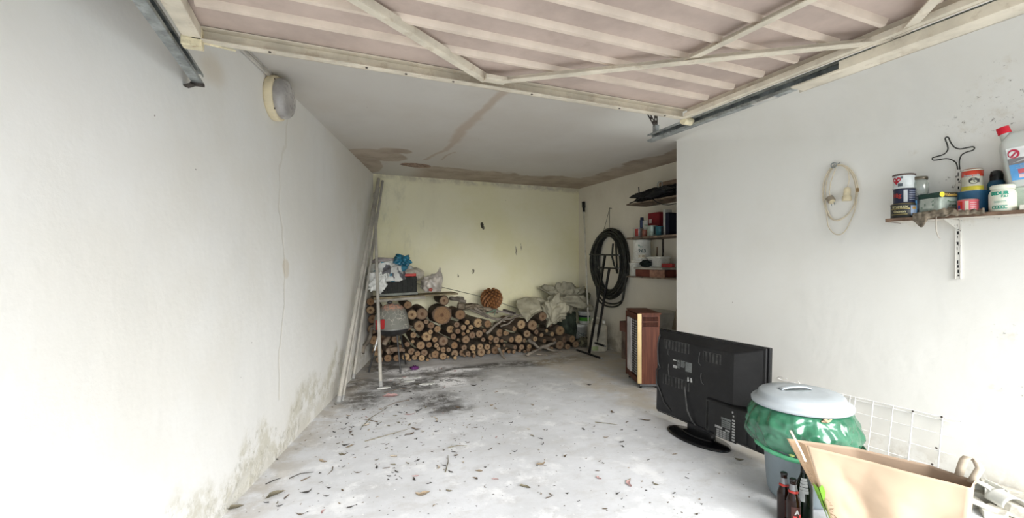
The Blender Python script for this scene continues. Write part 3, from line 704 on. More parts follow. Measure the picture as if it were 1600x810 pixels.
# ------------------------------------------------------------------ woven ball of overlapping scales
p = at_y(768, 467, 5.92); ball = thing('scaled_ball', 'round brown ball covered in overlapping scales on top of the woodpile', 'ball', p)
M_RAT = plain('rust_brown_scales', (.22, .095, .035), .6, 0, .3, 25, .3, 90)
core = MB(); core.blob((0, 0, 0), (.25, .25, .25), 3, .03); core.build('core', plain('dark_core', (.10, .045, .02), .8), ball)
sc_ = MB(); sc_.add([(-.017, 0, 0), (0, -.014, .010), (.017, 0, 0), (.011, .028, .006), (0, .036, .012), (-.011, .028, .006), (0, .008, .020)],
  [(0, 1, 6), (1, 2, 6), (2, 3, 6), (3, 4, 6), (4, 5, 6), (5, 0, 6), (0, 5, 4, 3, 2, 1)]); scm = sc_.mesh('scale', M_RAT)
for i in range(120):
    z = 1 - 2 * (i + .5) / 120; a = i * 2.39996; rr_ = math.sqrt(1 - z * z); d = Vector((rr_ * math.cos(a), rr_ * math.sin(a), z))
    o = bpy.data.objects.new('scale', scm); C.objects.link(o); o.parent = ball
    y = Vector((0, 0, -1)); x = y.cross(d); x = x.normalized() if x.length > .05 else Vector((1, 0, 0)); y = d.cross(x)
    o.matrix_local = Matrix(((x.x, y.x, d.x, d.x * .124), (x.y, y.y, d.y, d.y * .124), (x.z, y.z, d.z, d.z * .124), (0, 0, 0, 1))) @ rot(x=.42, z=R.uniform(-.35, .35)) @ Matrix.Diagonal((1.35, 1.3, 1.5, 1))
# ------------------------------------------------------------------ bulkhead lamp and conduit on the left wall
pl = at_l(425, 154); k_ = (pl.x * SY + pl.y * CY); 
lamp = thing('bulkhead_lamp', 'round bulkhead lamp with cream base and grey glass high on the left wall', 'lamp', M=wframe(pl, LX))
M_IVORY = plain('aged_ivory_plastic', (.78, .68, .47), .45, 0, .06, 20, .05)
mb = MB(); mb.lathe([(.0, 0), (.135, 0), (.138, .01), (.138, .042), (.132, .05), (.12, .05)], 48); mb.build('base', M_IVORY, lamp)
mb = MB(); mb.lathe([(.121, .05), (.123, .06), (.120, .085), (.108, .102), (.085, .113), (.05, .119), (0, .121)], 48)
mb.build('cover', plain('frosted_grey_glass', (.42, .40, .385), .28, 0, .12, 9, .08, 30, dirt=(.30, .27, .24, .4), Coat_Weight=.5), lamp)
mb = MB()
for i in range(4):
    a = math.pi / 4 + i * math.pi / 2; mb.cyl((.128 * math.cos(a), .128 * math.sin(a), .048), (.128 * math.cos(a), .128 * math.sin(a), .054), .005, n=8)
mb.build('screws', M_RUST, lamp)
mb = MB(); mb.bar((-.03, .02, .115), (.03, .012, .117), .004, .003); mb.build('embossed_mark', plain('mark_grey', (.2, .19, .18), .6), lamp)
a = at_l(382, 81, .012); b = at_l(424, 122, .012); b2 = a + (b - a) * 1.02; a2 = a - (b - a) * .9
a2.z = b2.z = a.z
mb = MB(); mb.bar(a2, b2, .014, .016); mb.bar(a2 + Vector((0, 0, .02)), b2 + Vector((0, 0, .02)), .010, .012)
tag(mb.build('cable_conduit', plain('painted_conduit', (.60, .57, .52), .6)), 'painted cable conduit running along the top of the left wall into the lamp', 'conduit')
# ------------------------------------------------------------------ metal poles leaning into the back left corner
M_POLE = plain('dull_aluminium', (.44, .42, .375), .5, .2, .12, 5, .1, 40, dirt=(.3, .28, .24, .5))
def pole(a, b, r, lab):
    a, b = Vector(a), Vector(b); d = (b - a).normalized(); a.z += r * .9
    o = thing('metal_pole', lab, 'pole', a); m_ = MB(); m_.tube([(0, 0, 0), b - a], r, 16, caps=True); m_.build('tube', M_POLE, o)
    c_ = MB(); c_.tube([-d * .004, d * .05], r * 1.12, 16); c_.build('end_cap', plain('grey_rubber', (.3, .3, .29), .8), o); return o
e1 = at_y(591.6, 280, BYW - .03); e2 = at_y(598, 283, BYW - .05)
pole(at_z(529, 632, 0), e1, .020, 'long pale metal pole leaning into the corner, its foot nearest the camera')
pole(at_z(552, 594, 0), e2, .0155, 'slimmer metal pole leaning into the corner, foot against the left wall')
c0 = at_z(595, 607, 0); pole(c0, (lw(6.16) + .035, 6.14, 2.17), .018, 'metal pole standing almost upright in front of the barbecue')
g1 = at_z(529, 632, 0) + Vector((.035, .05, 0)); pole(g1, e1 + Vector((.0, -.055, -.12)), .012, 'thin pole lying tight against the long pale pole')
# ------------------------------------------------------------------ barbecue
GB = Vector((.755, 5.36, 0)); bq = thing('kettle_barbecue', 'kettle barbecue on thin black legs with a grey spattered lid', 'barbecue', GB)
M_BLK = plain('black_enamel', (.02, .02, .02), .4, 0, .2, 20, .1)
mb = MB(); mb.lathe([(.03, .40), (.10, .412), (.16, .44), (.20, .485), (.205, .50), (.2, .50), (.155, .45), (.02, .42)], 36); mb.build('bowl', M_BLK, bq)
m = NT('spattered_lid'); c = m.mix(m.step(m.vor(16, 'DISTANCE_TO_EDGE', warp(m, .06, 12)), .05, .015), (.15, .15, .13), (.36, .34, .29)); c = m.mix(m.step(m.noise(5, 5), .45, .6), (.15, .15, .13), c)
z_ = m.xyz()[2]; c = m.mix(m.math('MULTIPLY', m.step(z_, .70, .76), m.step(m.noise(30, 3), .4, .55)), c, (.50, .25, .17)); M_LID = m.out(c, .7, 0, m.bump(m.noise(20, 4), .3, .01), Specular_IOR_Level=.2)
mb = MB(); mb.lathe([(.204, .502), (.207, .515), (.198, .57), (.185, .64), (.155, .71), (.11, .755), (.05, .778), (0, .782)], 40, fn=lambda a_, z_: 1 + .03 * math.sin(3 * a_ + z_ * 9) + .015 * math.sin(7 * a_)); lid = mb.build('lid', M_LID, bq)
mb = MB(); mb.blob((-.03, -.03, .80), (.06, .05, .04), 4, .2, nu=14, nv=10); mb.cyl((-.03, -.03, .77), (-.03, -.03, .80), .01, n=10); mb.build('handle', M_BLK, lid)
mb = MB(); mb.lathe([(.205, .498), (.235, .505), (.237, .510), (.205, .506)], 40, cap=False); mb.build('rim_shelf', plain('steel_rim', (.4, .4, .38), .4, .7), bq)
for q in (at_z(576, 583, 0), at_z(626, 585, 0), at_z(634, 570, 0)):
    q = q - GB; t_ = Vector((q.x * .55, q.y * .55, .455)); mb = MB(); mb.tube([t_, (q.x, q.y, .006)], .010, 8); lg = mb.build('leg', M_BLK, bq)
    if q.x < -.1: mb = MB(); h_ = t_.lerp(Vector((q.x, q.y, 0)), .12); g_ = t_.lerp(Vector((q.x, q.y, 0)), .45); mb.tube([h_, g_], .0115, 8); mb.build('bare_metal_sleeve', plain('worn_chrome', (.7, .7, .68), .3, .6), lg)
rp = GB + Vector((-.155, -.17, .512)); mb = MB(); mb.box((0, 0, .055), (.10, .03, .11), rot(z=.4)); tag(mb.build('red_packet', plain('red_card', (.30, .012, .012), .5), loc=rp, bevel=.004), 'small red packet leaning on the front left of the barbecue lid', 'packet')
# ------------------------------------------------------------------ plank, crate, bags
M_PLANK = plain('old_plank', (.22, .18, .11), .85, 0, .25, 9, .4, 50)
pa = at_y(584, 467, 5.66); pb = at_y(716, 459.5, 5.66); pa.z += .0
pk = thing('plank_shelf', 'long weathered plank laid across the woodpile top at the left', 'plank', pa); d = pb - pa; mb = MB(); mb.box((d.length / 2, .17, 0), (d.length, .34, .022), Matrix.Rotation(-math.asin(d.z / d.length), 4, 'Y')); mb.build('board', M_PLANK, pk)
mb = MB(); mb.bar((.0, -.03, -.03), (.62, -.03, .0), .03, .03); mb.build('support_lath', plain('grey_lath', (.28, .26, .22), .8), pk)
cz = pa.z + .035; c0 = at_y(592, 463, 5.68); c1 = at_y(652, 463, 5.68); wid = c1.x - c0.x; sl = d.z / d.x
cr = thing('tool_crate', 'black plastic crate with a red strip of lid standing on the plank', 'crate', (c0.x, 5.69, pa.z + .016 + sl * (c0.x - pa.x)), M=None); cr.rotation_euler = (0, -math.atan(sl), 0)
M_BP = plain('black_dusty_plastic', (.010, .011, .008), .6, 0, .3, 20, .1, 60, dirt=(.035, .035, .026, .5))
H_ = .235; m_ = MB(); m_.box((wid / 2, .15, H_ / 2), (wid, .28, H_), taper=1.02); m_.build('body', M_BP, cr, bevel=.008)
for i in range(7): m_ = MB(); m_.box((.05 + i * (wid - .1) / 6, .006, H_ / 2), (.012, .012, H_ * .8)); m_.build('rib', M_BP, cr)
m_ = MB(); m_.box((wid / 2, .005, .02), (wid + .02, .03, .03)); m_.build('base_rim', plain('grey_plastic_rim', (.17, .18, .16), .6), cr, bevel=.004)
m_ = MB(); m_.box((wid * .74, .14, H_ + .018), (wid * .5, .30, .036)); m_.build('red_lid', plain('red_plastic', (.42, .03, .02), .45), cr, bevel=.008)
M_WB = plain('white_film_plastic', (.62, .63, .60), .45, 0, .2, 8, .5, 25)
def sheetbag(name, c, d, seed, mat, lab, cat='bag', amp=.35, fq=1.6, pw=.8, fb=None, fn=None, nu=64, nv=40):
    m_ = MB(); m_.blob((0, 0, 0), d, seed, amp, fq, nu, nv, ridge=2, pw=pw, flatbot=fb, fn=fn); return tag(m_.build(name, mat, loc=c), lab, cat)
def bagmat(name, base, cols, sc=5):
    m = NT(name); v = m.vor(sc, 'F1', warp(m, .3, 6), 'Color'); X, Y, Z = m.xyz(v); c = m.mix(m.step(m.noise(6, 4), .35, .65), base, tuple(x * .75 for x in base))
    for i, (cl, lo) in enumerate(cols): c = m.mix(m.step((X, Y, Z)[i % 3], lo, lo + .02), c, cl)
    return m.out(c, .6, 0, m.bump(m.math('ADD', m.noise(9, 5), m.noise(22, 4)), .55, .03))
ctop = Vector((c0.x, 5.83, cr.location.z + H_))
M_PB = bagmat('printed_sack_plastic', (.58, .59, .56), [((.03, .16, .24), .86), ((.10, .10, .11), .9)], 9)
pillow = sheetbag('grey_filled_sack', at_y(640, 428, 5.82) + Vector((0, .02, -.005)), (.36, .28, .17), 5, plain('dull_grey_sack', (.40, .37, .31), .7, 0, .15, 8, .5, 20), 'dull grey filled sack lying on the red crate lid', 'sack', .12, 1.5, .9)
sheetbag('printed_plastic_sack', at_y(609, 428, 5.80), (.46, .34, .28), 9, M_PB, 'crumpled white and blue printed sack heaped on the crate', 'sack', .42, 1.7, .85, -.10)
sheetbag('hanging_plastic_flap', at_y(589, 440, 5.62), (.18, .05, .20), 21, M_WB, 'torn white plastic flap hanging over the crate left end', 'plastic bag', .6, 2.2, .9)
sheetbag('blue_plastic_fold', at_y(629, 407, 5.74), (.17, .14, .12), 13, plain('blue_film', (.02, .16, .25), .35, 0, .3, 12, .5, 25), 'bright blue folded plastic on top of the sack heap', 'plastic bag', .5, 1.8, .7)
sheetbag('lilac_cloth_fold', at_y(606, 409, 5.84), (.34, .16, .10), 17, plain('lilac_grey_cloth', (.40, .36, .35), .8, 0, .15, 8, .4, 30), 'flat greyish cloth laid over the top of the sack heap', 'cloth', .3, 1.5, .8)
def kn(p):
    if p.z > 0 and p.x > .0: p.z += .16 * min(1, p.x / .11) ** 3 * (p.z / .12); 
    return p
clear = plain('translucent_bag', (.47, .43, .38), .35, 0, .2, 10, .5, 25, Alpha=1.0)
wb = sheetbag('small_carrier_bag', at_y(675, 444, 5.76), (.26, .20, .235), 23, clear, 'small knotted whitish carrier bag on the plank right of the crate', 'bag', .22, 1.7, .85, -.10, kn)
mb = MB(); mb.blob(at_y(673, 453, 5.66) - wb.location, (.05, .02, .045), 2, .3, nu=14, nv=10); mb.build('red_print', plain('red_print', (.35, .06, .04), .5), wb)
# cable hanging along the back wall
mb = MB(); mb.tube([at_y(x, y, BYW - .012) for x, y in ((640, 440), (652, 444), (690, 449), (720, 456), (750, 463), (775, 470), (795, 478), (815, 484), (840, 488))], .006, 6)
tag(mb.build('wall_cable', plain('grey_cable', (.33, .32, .24), .7)), 'thin grey cable sagging along the back wall behind the ball', 'cable')
# ------------------------------------------------------------------ right part of the back: sacks, buckets, jerrycan
M_SACK = plain('woven_sack_cloth', (.34, .32, .24), .8, 0, .12, 7, .3, 30)
M_SACK2 = plain('pale_woven_sack', (.41, .385, .29), .75, 0, .12, 6, .3, 30)
def drape(w_, h_, seed, pts, amp, fold=1.0):           # cloth patch over control outline; pts: fn(u,v)->Vector
    def f(u, v):
        p = pts(u, v); q = Vector((u * 3.2 + seed, v * 3.2, seed * .7))
        n_ = .7 * (4 * abs((q.x * .35 + q.y * .22 + .3 * mnoise.noise(q)) % 1 - .5) - 1) + .5 * (4 * abs((q.x * -.3 + q.y * .5 + .3 * mnoise.noise(q * 1.3)) % 1 - .5) - 1)
        return p + Vector((.25 * n_, -1.0 * n_, .35 * n_)) * amp
    return f
def sk1(u, v):          # sack hanging down to a point over the log ends
    top = at_y(806 + 48 * u, 470 - 6 * math.sin(math.pi * u) + (5 if u > .8 else 0), 5.98)
    mid = at_y(810 + 40 * u, 484, 5.72); bot = at_y(820 + 13 * u, 503 - 10 * abs(u - .3) * 1.5, 5.52)
    return top.lerp(mid, v * 2) if v < .5 else mid.lerp(bot, v * 2 - 1)
mb = MB(); mb.grid(50, 36, drape(1, 1, 3, sk1, .028)); 
tag(mb.build('draped_sack', M_SACK2, solid=.006), 'smooth pale sack draped over the logs, hanging down to a point', 'sack')
mb = MB(); mb.blob((0, 0, 0), (.40, .26, .20), 31, .3, 1.6, 60, 36, ridge=2, pw=.85); tag(mb.build('stuffed_sack', M_SACK2, loc=at_y(831, 477, 5.98)), 'stuffed end of pale sack lying behind the draped one', 'sack')
mb = MB(); mb.blob((0, 0, 0), (.60, .36, .36), 37, .62, 2.3, 90, 56, ridge=2, pw=.8); tag(mb.build('crumpled_sack', M_SACK, loc=at_y(884, 467, 5.92)), 'large crumpled pale sack heaped at the right end of the woodpile', 'sack')
mb = MB(); mb.blob((0, 0, 0), (.30, .20, .34), 43, .50, 1.7, 70, 46, ridge=2, pw=.8); tag(mb.build('sack_fold', M_SACK2, loc=at_y(868, 486, 5.68)), 'creased lower fold of sack with pale highlights hanging over the logs', 'sack')
mb = MB(); mb.blob((0, 0, 0), (.22, .18, .20), 47, .5, 2.0, 50, 30, ridge=2); tag(mb.build('small_net_sack', plain('olive_net', (.22, .22, .14), .8, 0, .3, 20, .5, 60), loc=at_y(910, 465, 6.02)), 'small dull olive net sack behind the tall pole', 'sack')
mb = MB(); mb.blob((0, 0, 0), (.30, .30, .62), 53, .25, 1.6, 40, 30, ridge=2, pw=.7); tag(mb.build('dark_tarpaulin', plain('dark_green_tarp', (.055, .07, .05), .6, 0, .3, 8, .5, 25), loc=(at_y(884, 515, 6.08).x, 6.08, .31)), 'dark tarpaulin bundle standing between the logs and the buckets', 'tarpaulin')
def lathe_thing(o, name, prof, mat, n=36, **k): m_ = MB(); m_.lathe(prof, n, **k); return m_.build(name, mat, o)
bk1 = at_y(908, 533, 6.05); bk1.z = 0
M_WPL = plain('white_plastic', (.72, .72, .66), .45, 0, .12, 7, .08, 30, dirt=(.35, .33, .26, .5))
o = thing('white_bucket', 'white plastic bucket with a faint scrawl standing on the floor beside the logs', 'bucket', bk1)
h1 = .285
lathe_thing(o, 'body', [(.088, 0), (.092, .004), (.108, h1 - .03), (.113, h1 - .03), (.113, h1 - .022), (.110, h1 - .022), (.112, h1)], M_WPL)
lathe_thing(o, 'lid', [(.116, h1 - .006), (.117, h1 + .008), (.108, h1 + .010), (.104, h1 + .004), (0, h1 + .004)], M_WPL)
mb = MB(); mb.tube([(.11 * math.cos(a), .11 * math.sin(a) - .004, h1 - .05 - .10 * math.sin(math.pi * t)) for t in [i / 12 for i in range(13)] for a in [math.pi + math.pi * t]], .0025, 6); mb.build('handle', M_RUST, o)
mb = MB(); text_cyl(mb, 'CS2', .06, .1015, math.radians(-120), .14); mb.build('scrawl', plain('green_ink', (.12, .22, .16), .7), o)
bk2 = at_y(914.5, 504, 6.02); o = thing('green_labelled_pot', 'paint pot with bright green band and white lid standing on the white bucket', 'pot', (bk2.x, 6.03, h1 + .0105))
h2 = .185
lathe_thing(o, 'body', [(.086, 0), (.089, .004), (.100, h2 - .03), (.104, h2 - .028), (.103, h2)], M_WPL)
lathe_thing(o, 'green_band', [(.0885, .015), (.0985, .105), (.0975, .105)], plain('green_label', (.09, .36, .04), .5), cap=False)
lathe_thing(o, 'navy_band', [(.0985, .106), (.1015, .135), (.100, .135)], plain('navy_label', (.01, .015, .04), .5), cap=False)
lathe_thing(o, 'lid', [(.107, h2 - .02), (.109, h2 + .006), (.10, h2 + .010), (0, h2 + .008)], M_WPL)
# jerrycan
jf = at_z(937, 551, 0); jc = thing('jerrycan', 'dusty translucent jerrycan on the floor by the recess wall', 'jerrycan', (jf.x + .04, jf.y + .12, 0), math.radians(-18))
M_JC = plain('dusty_translucent_plastic', (.55, .52, .42), .45, 0, .15, 5, .1, 30, dirt=(.28, .25, .18, .6))
def rbox(mb, cx, cy, prof, n=32, e=.35, mat=0):   # rounded-box loft: prof = (half_x, half_y, z)
    vs = []; 
    for hx, hy, z in prof:
        for j in range(n):
            a = 2 * math.pi * j / n; c_, s_ = math.cos(a), math.sin(a)
            vs.append((cx + hx * math.copysign(abs(c_) ** e, c_), cy + hy * math.copysign(abs(s_) ** e, s_), z))
    k = len(prof); fs = [(i * n + j, i * n + (j + 1) % n, (i + 1) * n + (j + 1) % n, (i + 1) * n + j) for i in range(k - 1) for j in range(n)]
    fs += [tuple(range(n))[::-1], tuple(range((k - 1) * n, k * n))]
    return mb.add(vs, fs, mat, True)
mb = MB(); rbox(mb, 0, 0, [(.11, .085, 0), (.125, .10, .012), (.13, .105, .05), (.13, .105, .16), (.124, .10, .17), (.13, .105, .18), (.13, .105, .33), (.124, .10, .36), (.10, .09, .385), (.08, .08, .39)]); mb.build('body', M_JC, jc)
mb = MB(); mb.tube([(-.08, 0, .38), (-.07, 0, .44), (-.03, 0, .465), (.04, 0, .46), (.06, 0, .42), (.06, 0, .38)], .016, 10); mb.build('handle', M_JC, jc)
mb = MB(); mb.cyl((.09, 0, .375), (.095, 0, .43), .024, n=16); mb.build('cap', M_WPL, jc)
mb = MB(); mb.box((-.06, -.107, .05), (.09, .004, .06)); mb.build('label_remnant', plain('green_paper', (.35, .42, .22), .8), jc)
mb = MB(); mb.blob((0, 0, 0), (.26, .2, .13), 61, .45, 2.2, 40, 26, ridge=True, flatbot=-.05); tag(mb.build('net_bundle', plain('olive_net_b', (.17, .16, .10), .85, 0, .3, 30, .6, 80), loc=(at_z(912, 541, 0).x + .0, at_z(912, 541, 0).y, .055)), 'low bundle of dull netting on the floor before the white bucket', 'net')
# tall pole with black clip
pb0 = at_z(921, 546, 0); o = thing('tall_pole', 'tall thin pale pole with black clip top leaning in the right corner', 'pole', pb0)
tp = Vector((RCX - .03, 6.08, 2.17)) - pb0; mb = MB(); mb.tube([(0, 0, .012), tp * .955], .0125, 12); mb.build('tube', plain('cream_pole', (.60, .58, .50), .5), o)
mb = MB(); mb.tube([tp * .945, tp * .975], .02, 12); mb.tube([tp * .98, tp * 1.02], .027, 12); mb.tube([tp * .96, tp * 1.0], .012, 8); mb.build('clip', M_BLK, o)
# hose coil on the recess wall
c = at_x(951, 414, RCX - .05); hc = thing('hose_coil', 'thick coil of black garden hose hung on the recess wall', 'hose', M=wframe((RCX, c.y, c.z), (0, -1, 0)))
M_HOSE = plain('black_hose', (.028, .03, .024), .5, 0, .3, 12, .3, 60, dirt=(.10, .10, .07, .5))
RR = random.Random(5)
for i in range(13):
    a0 = RR.uniform(0, 6.28); rx = .27 + .185 * ((i * 5) % 13) / 12 + RR.uniform(-.01, .01); rz = .39 + .085 * ((i * 5) % 13) / 12 + RR.uniform(-.012, .012); dpt = .018 + .026 * (i // 5) + RR.uniform(0, .012)
    P = []; k = 44
    for j in range(k):
        t = 2 * math.pi * j / k; w1 = 1 + .025 * math.sin(2 * t + a0) + .015 * math.sin(3 * t + a0 * 2)
        P.append((rx * w1 * math.cos(t), .035 + (-.02 if i % 2 else 0) + rz * w1 * math.sin(t) * (1.04 if math.sin(t) < 0 else 1), dpt + .008 * math.sin(3 * t + a0)))
    mb = MB(); mb.tube(P, .0135, 8, closed=True); mb.build('loop', M_HOSE, hc)
for s_ in (0, 1):
    mb = MB(); P = [(.10 + .30 * math.cos(t) , -.40 - .10 * s_ * .4 + .13 * math.sin(t) - .02, .09 + .02 * s_) for t in [math.pi + math.pi * i / 20 for i in range(21)]]
    mb.tube([(P[0][0] - .08, P[0][1] + .25, .08)] + P + [(P[-1][0] + .02, P[-1][1] + .3, .06)], .0125, 8); mb.build('slack_loop', M_HOSE, hc)
mb = MB(); mb.tube([(.16 , .30, .09), (.15, .12, .10), (.2, .0, .1), (.26, -.12, .09), (.22, .34, .09)], .013, 8); mb.build('hose_end', M_HOSE, hc)
nl = at_x(955, 326, RCX - .01); nz = nl.z - c.z; ny = -(nl.y - c.y)
mb = MB(); mb.cyl((ny, nz, -.0), (ny, nz + .005, .05), .004, n=8); mb.build('nail', M_RUST, hc)
for xx in (-.14, .02): mb = MB(); mb.tube([(ny, nz, .04), (ny + xx * .5, (nz + .45) / 2 + .0, .045), (ny + xx - .0, .44, .06)], .004, 5); mb.build('string', plain('grey_string', (.2, .19, .16), .9), hc)
# black metal trestle, folded, leaning over the coil
M_TR = plain('black_trestle_paint', (.015, .015, .015), .45, .2, .2, 30)
t1b, t1t = at_z(920.5, 553, .015), at_x(945.5, 398.5, RCX - .20); t2b, t2t = at_x(932.5, 536, RCX - .28), at_x(952, 420, RCX - .19)
o = thing('folding_trestle', 'black metal trestle stand folded up, leaning on the wall before the hose coil', 'trestle', t1b)
L = lambda p: Vector(p) - t1b
for nm, a, b in (('upright', t1b, t1t), ('upright', t2b, t2t)): mb = MB(); mb.bar(L(a), L(b), .026, .026); mb.build(nm, M_TR, o)
for a, b in ((at_z(901, 547, .015), at_z(939.5, 560, .015)), (at_x(919.5, 532.5, RCX - .32), at_x(945.5, 541.5, RCX - .30)), (at_x(922, 398, RCX - .20), at_x(967, 399, RCX - .20)), (at_x(935.5, 418.5, RCX - .19), at_x(967, 420, RCX - .19))):
    mb = MB(); mb.bar(L(a), L(b), .022, .022); cb = mb.build('crossbar', M_TR, o)
    for e in (a, b): mb = MB(); dd = (L(b) - L(a)).normalized(); e_ = L(e); mb.tube([e_ - dd * .008, e_ + dd * .008], .015, 8); mb.build('end_plug', plain('grey_plug', (.3, .3, .28), .6), cb)
# ------------------------------------------------------------------ recess shelves
M_SHB = plain('stained_shelf_board', (.20, .15, .11), .75, 0, .3, 12, .2, 50)
SH = {}
for nm, z, th, lab in (('top', 1.975, .018, 'topmost recess shelf holding the black bundle'), ('mid', 1.548, .024, 'middle recess shelf holding paint tins and a red box'), ('low', 1.075, .016, 'lowest recess shelf holding the white tubs')):
    o = thing('wall_shelf', lab, 'shelf', (RCX, 4.62, z), group='shelves on the recess wall'); SH[nm] = z + th
    mb = MB(); mb.box((-.16, -.585, th / 2), (.318, 1.17, th)); mb.build('board', M_SHB, o, bevel=.002)
    for yy in ((-.30,) if nm == 'mid' else ()):
        mb = MB(); mb.bar((-.004, yy, .0), (-.004, yy, -.17), .03, .005, up=(1, 0, 0)); mb.bar((0, yy, -.004), (-.24, yy, -.004), .025, .006); mb.bar((-.006, yy, -.02), (-.006, yy, -.36), .022, .006, up=(1, 0, 0)); mb.build('bracket', M_RUST, o)
def onx(px, X, z): 
    d = ray(px, 400); k = X / d.x; return Vector((X, d.y * k, z))
# bottom shelf things
zl = SH['low']
def tub(nm, lab, p, r0, r1, h, mat=None, cat='tub', rz=0): o = thing(nm, lab, cat, p, rz); lathe_thing(o, 'body', [(r0, 0), (r0 + .003, .004), (r1, h - .02), (r1 + .004, h - .018), (r1 + .004, h)], mat or M_WPL); return o
ta = tub('white_pail', 'white pail under the large upturned tub at the left end of the lowest shelf', onx(997, 3.66, zl), .095, .105, .165)
tb_ = tub('large_white_tub', 'large white tub with printed digits stacked at the left end of the lowest shelf', onx(1003, 3.67, zl + .172), .115, .105, .265)
lathe_thing(tb_, 'lid', [(.112, .262), (.114, .275), (.104, .279), (0, .275)], M_WPL); lathe_thing(tb_, 'rim', [(.124, 0), (.128, .004), (.126, .03), (.118, .032)], M_WPL)
AN = math.radians(-128)
mb = MB(); text_cyl(mb, '263', .062, .111, AN, .135, bold=.0012); mb.build('digits', plain('dark_print', (.05, .10, .09), .6), tb_)
mb = MB(); patch_cyl(mb, .116, AN - .42, AN + .42, .055, .095); mb.build('paper_label', plain('cream_label', (.66, .62, .50), .6), tb_)
mb = MB(); text_cyl(mb, '11 200', .026, .117, AN, .075, bold=.0006); mb.build('small_print', plain('brown_print', (.25, .16, .06), .6), tb_)
mb = MB(); text_cyl(mb, 'n', .04, .108, AN - .35, .21, bold=.001); text_cyl(mb, 'TT', .03, .108, AN - .1, .185); mb.build('print', plain('green_print', (.12, .3, .24), .6), tb_)
mb = MB(); patch_cyl(mb, .1055, AN - .6, AN + .5, .02, .14); mb.build('label', plain('pale_label', (.64, .65, .58), .6), ta)
mb = MB()
for i in range(5): patch_cyl(mb, .1062, AN - .45, AN + .35, .035 + i * .018, .040 + i * .018)
mb.build('small_print', plain('faint_print', (.40, .42, .36), .6), ta)
def boxthing(nm, lab, cat, p, dims, mat, rz=0, bevel=.003, part='body', group=None):
    o = thing(nm, lab, cat, p, rz, group); m_ = MB(); m_.box((0, 0, dims[2] / 2), dims); m_.build(part, mat, o, bevel=bevel); return o
b0 = onx(1025, 3.68, zl); boxthing('red_brown_box', 'flat dark red-brown box lying on the lowest recess shelf', 'box', b0, (.24, .46, .085), plain('redbrown_card', (.16, .045, .03), .6))
b1 = onx(1029, 3.555, zl); boxthing('wooden_block', 'pale slatted wooden block in front of the red-brown box', 'block', b1 + Vector((-.02, 0, 0)), (.015, .24, .085), plain('reddish_wood', (.30, .16, .11), .7, 0, .2, 14))
b2 = onx(1025, 3.665, zl + .087); boxthing('paint_tray', 'flat pale board lying across the red-brown box', 'board', b2, (.26, .50, .026), plain('pale_board', (.42, .40, .34), .7))
wt = onx(1029, 3.66, zl + .114); o = thing('rectangular_tub', 'rectangular white tub with a brush handle in it on the pale board', 'tub', wt)
mb = MB(); rbox(mb, 0, 0, [(.075, .10, 0), (.078, .103, .004), (.088, .115, .105), (.094, .122, .107), (.094, .122, .125), (.086, .114, .125), (.084, .112, .11)], 32, .3); mb.build('body', M_WPL, o)
mb = MB(); mb.box((-.084, .03, .06), (.006, .035, .045)); mb.build('label', plain('dark_sticker', (.12, .12, .12), .6), o)
mb = MB(); mb.bar((.0, .03, .06), (-.02, .0, .24), .015, .008); tag(mb.build('paint_brush', plain('brush_wood', (.12, .08, .05), .6), loc=wt), 'dark brush handle standing in the rectangular white tub', 'brush')
mb = MB(); mb.blob((0, 0, 0), (.07, .15, .07), 71, .5, 2.5, 36, 22, ridge=True); tag(mb.build('green_cord_bundle', plain('dark_green_cord', (.012, .022, .018), .7), loc=onx(1009, 3.56, zl + .155)), 'tangle of dark green cord beside the rectangular white tub', 'cord')
rd = onx(1044, 3.60, zl + .115); boxthing('red_tool', 'red tilted hand tool at the right end of the lowest recess shelf', 'tool', rd, (.05, .14, .045), plain('red_tool_paint', (.26, .012, .012), .45), math.radians(12))
# middle shelf things
zm = SH['mid']
M_TIN = plain('bare_tin', (.55, .55, .52), .35, .6, .15, 12, .1, 40)
def tin(nm, lab, p, r, h, col, cat='tin', lidcol=None, rough=.4, group=None, metal=0):
    o = thing(nm, lab, cat, p, 0, group)
    lathe_thing(o, 'body', [(r, 0), (r + .0015, .001), (r + .0015, .004), (r, .006), (r, h - .008), (r + .0015, h - .006), (r + .0015, h), (r - .003, h), (r - .004, h - .004), (0, h - .004)], plain(nm + '_paint', col, rough, metal, .08, 15, .05) if not isinstance(col, bpy.types.Material) else col, 32)
    if lidcol: lathe_thing(o, 'lid', [(r - .004, h - .003), (r - .004, h + .004), (r - .008, h + .005), (0, h + .003)], plain(nm + '_lid', lidcol, .35, .5))
    return o
t = tin('large_grey_tin', 'wide grey metal tin at the left end of the middle recess shelf', onx(997, 3.62, zm), .062, .115, M_TIN); mb = MB(); patch_cyl(mb, .0625, math.radians(-165), math.radians(-125), .01, .105); mb.build('red_edge_label', plain('red_lab', (.35, .03, .02), .5), t)
t = tin('dark_blue_spray_can', 'slim dark blue can standing behind the wide grey tin', onx(1003, 3.70, zm), .026, .22, (.015, .03, .10)); lathe_thing(t, 'cap', [(.022, .215), (.022, .25), (.018, .254), (0, .254)], plain('navy_cap', (.01, .015, .05), .4))
t = tin('white_printed_tin', 'tall white printed tin behind the others on the middle recess shelf', onx(1011, 3.74, zm), .055, .21, (.55, .55, .50)); mb = MB(); text_cyl(mb, 'DOM', .03, .0555, AN, .15, bold=.001); mb.build('print', plain('green_print2', (.1, .3, .15), .5), t)
t = tin('small_red_brown_tin', 'small reddish tin between two silver tins on the middle recess shelf', onx(1007.5, 3.58, zm), .030, .085, (.24, .08, .05))
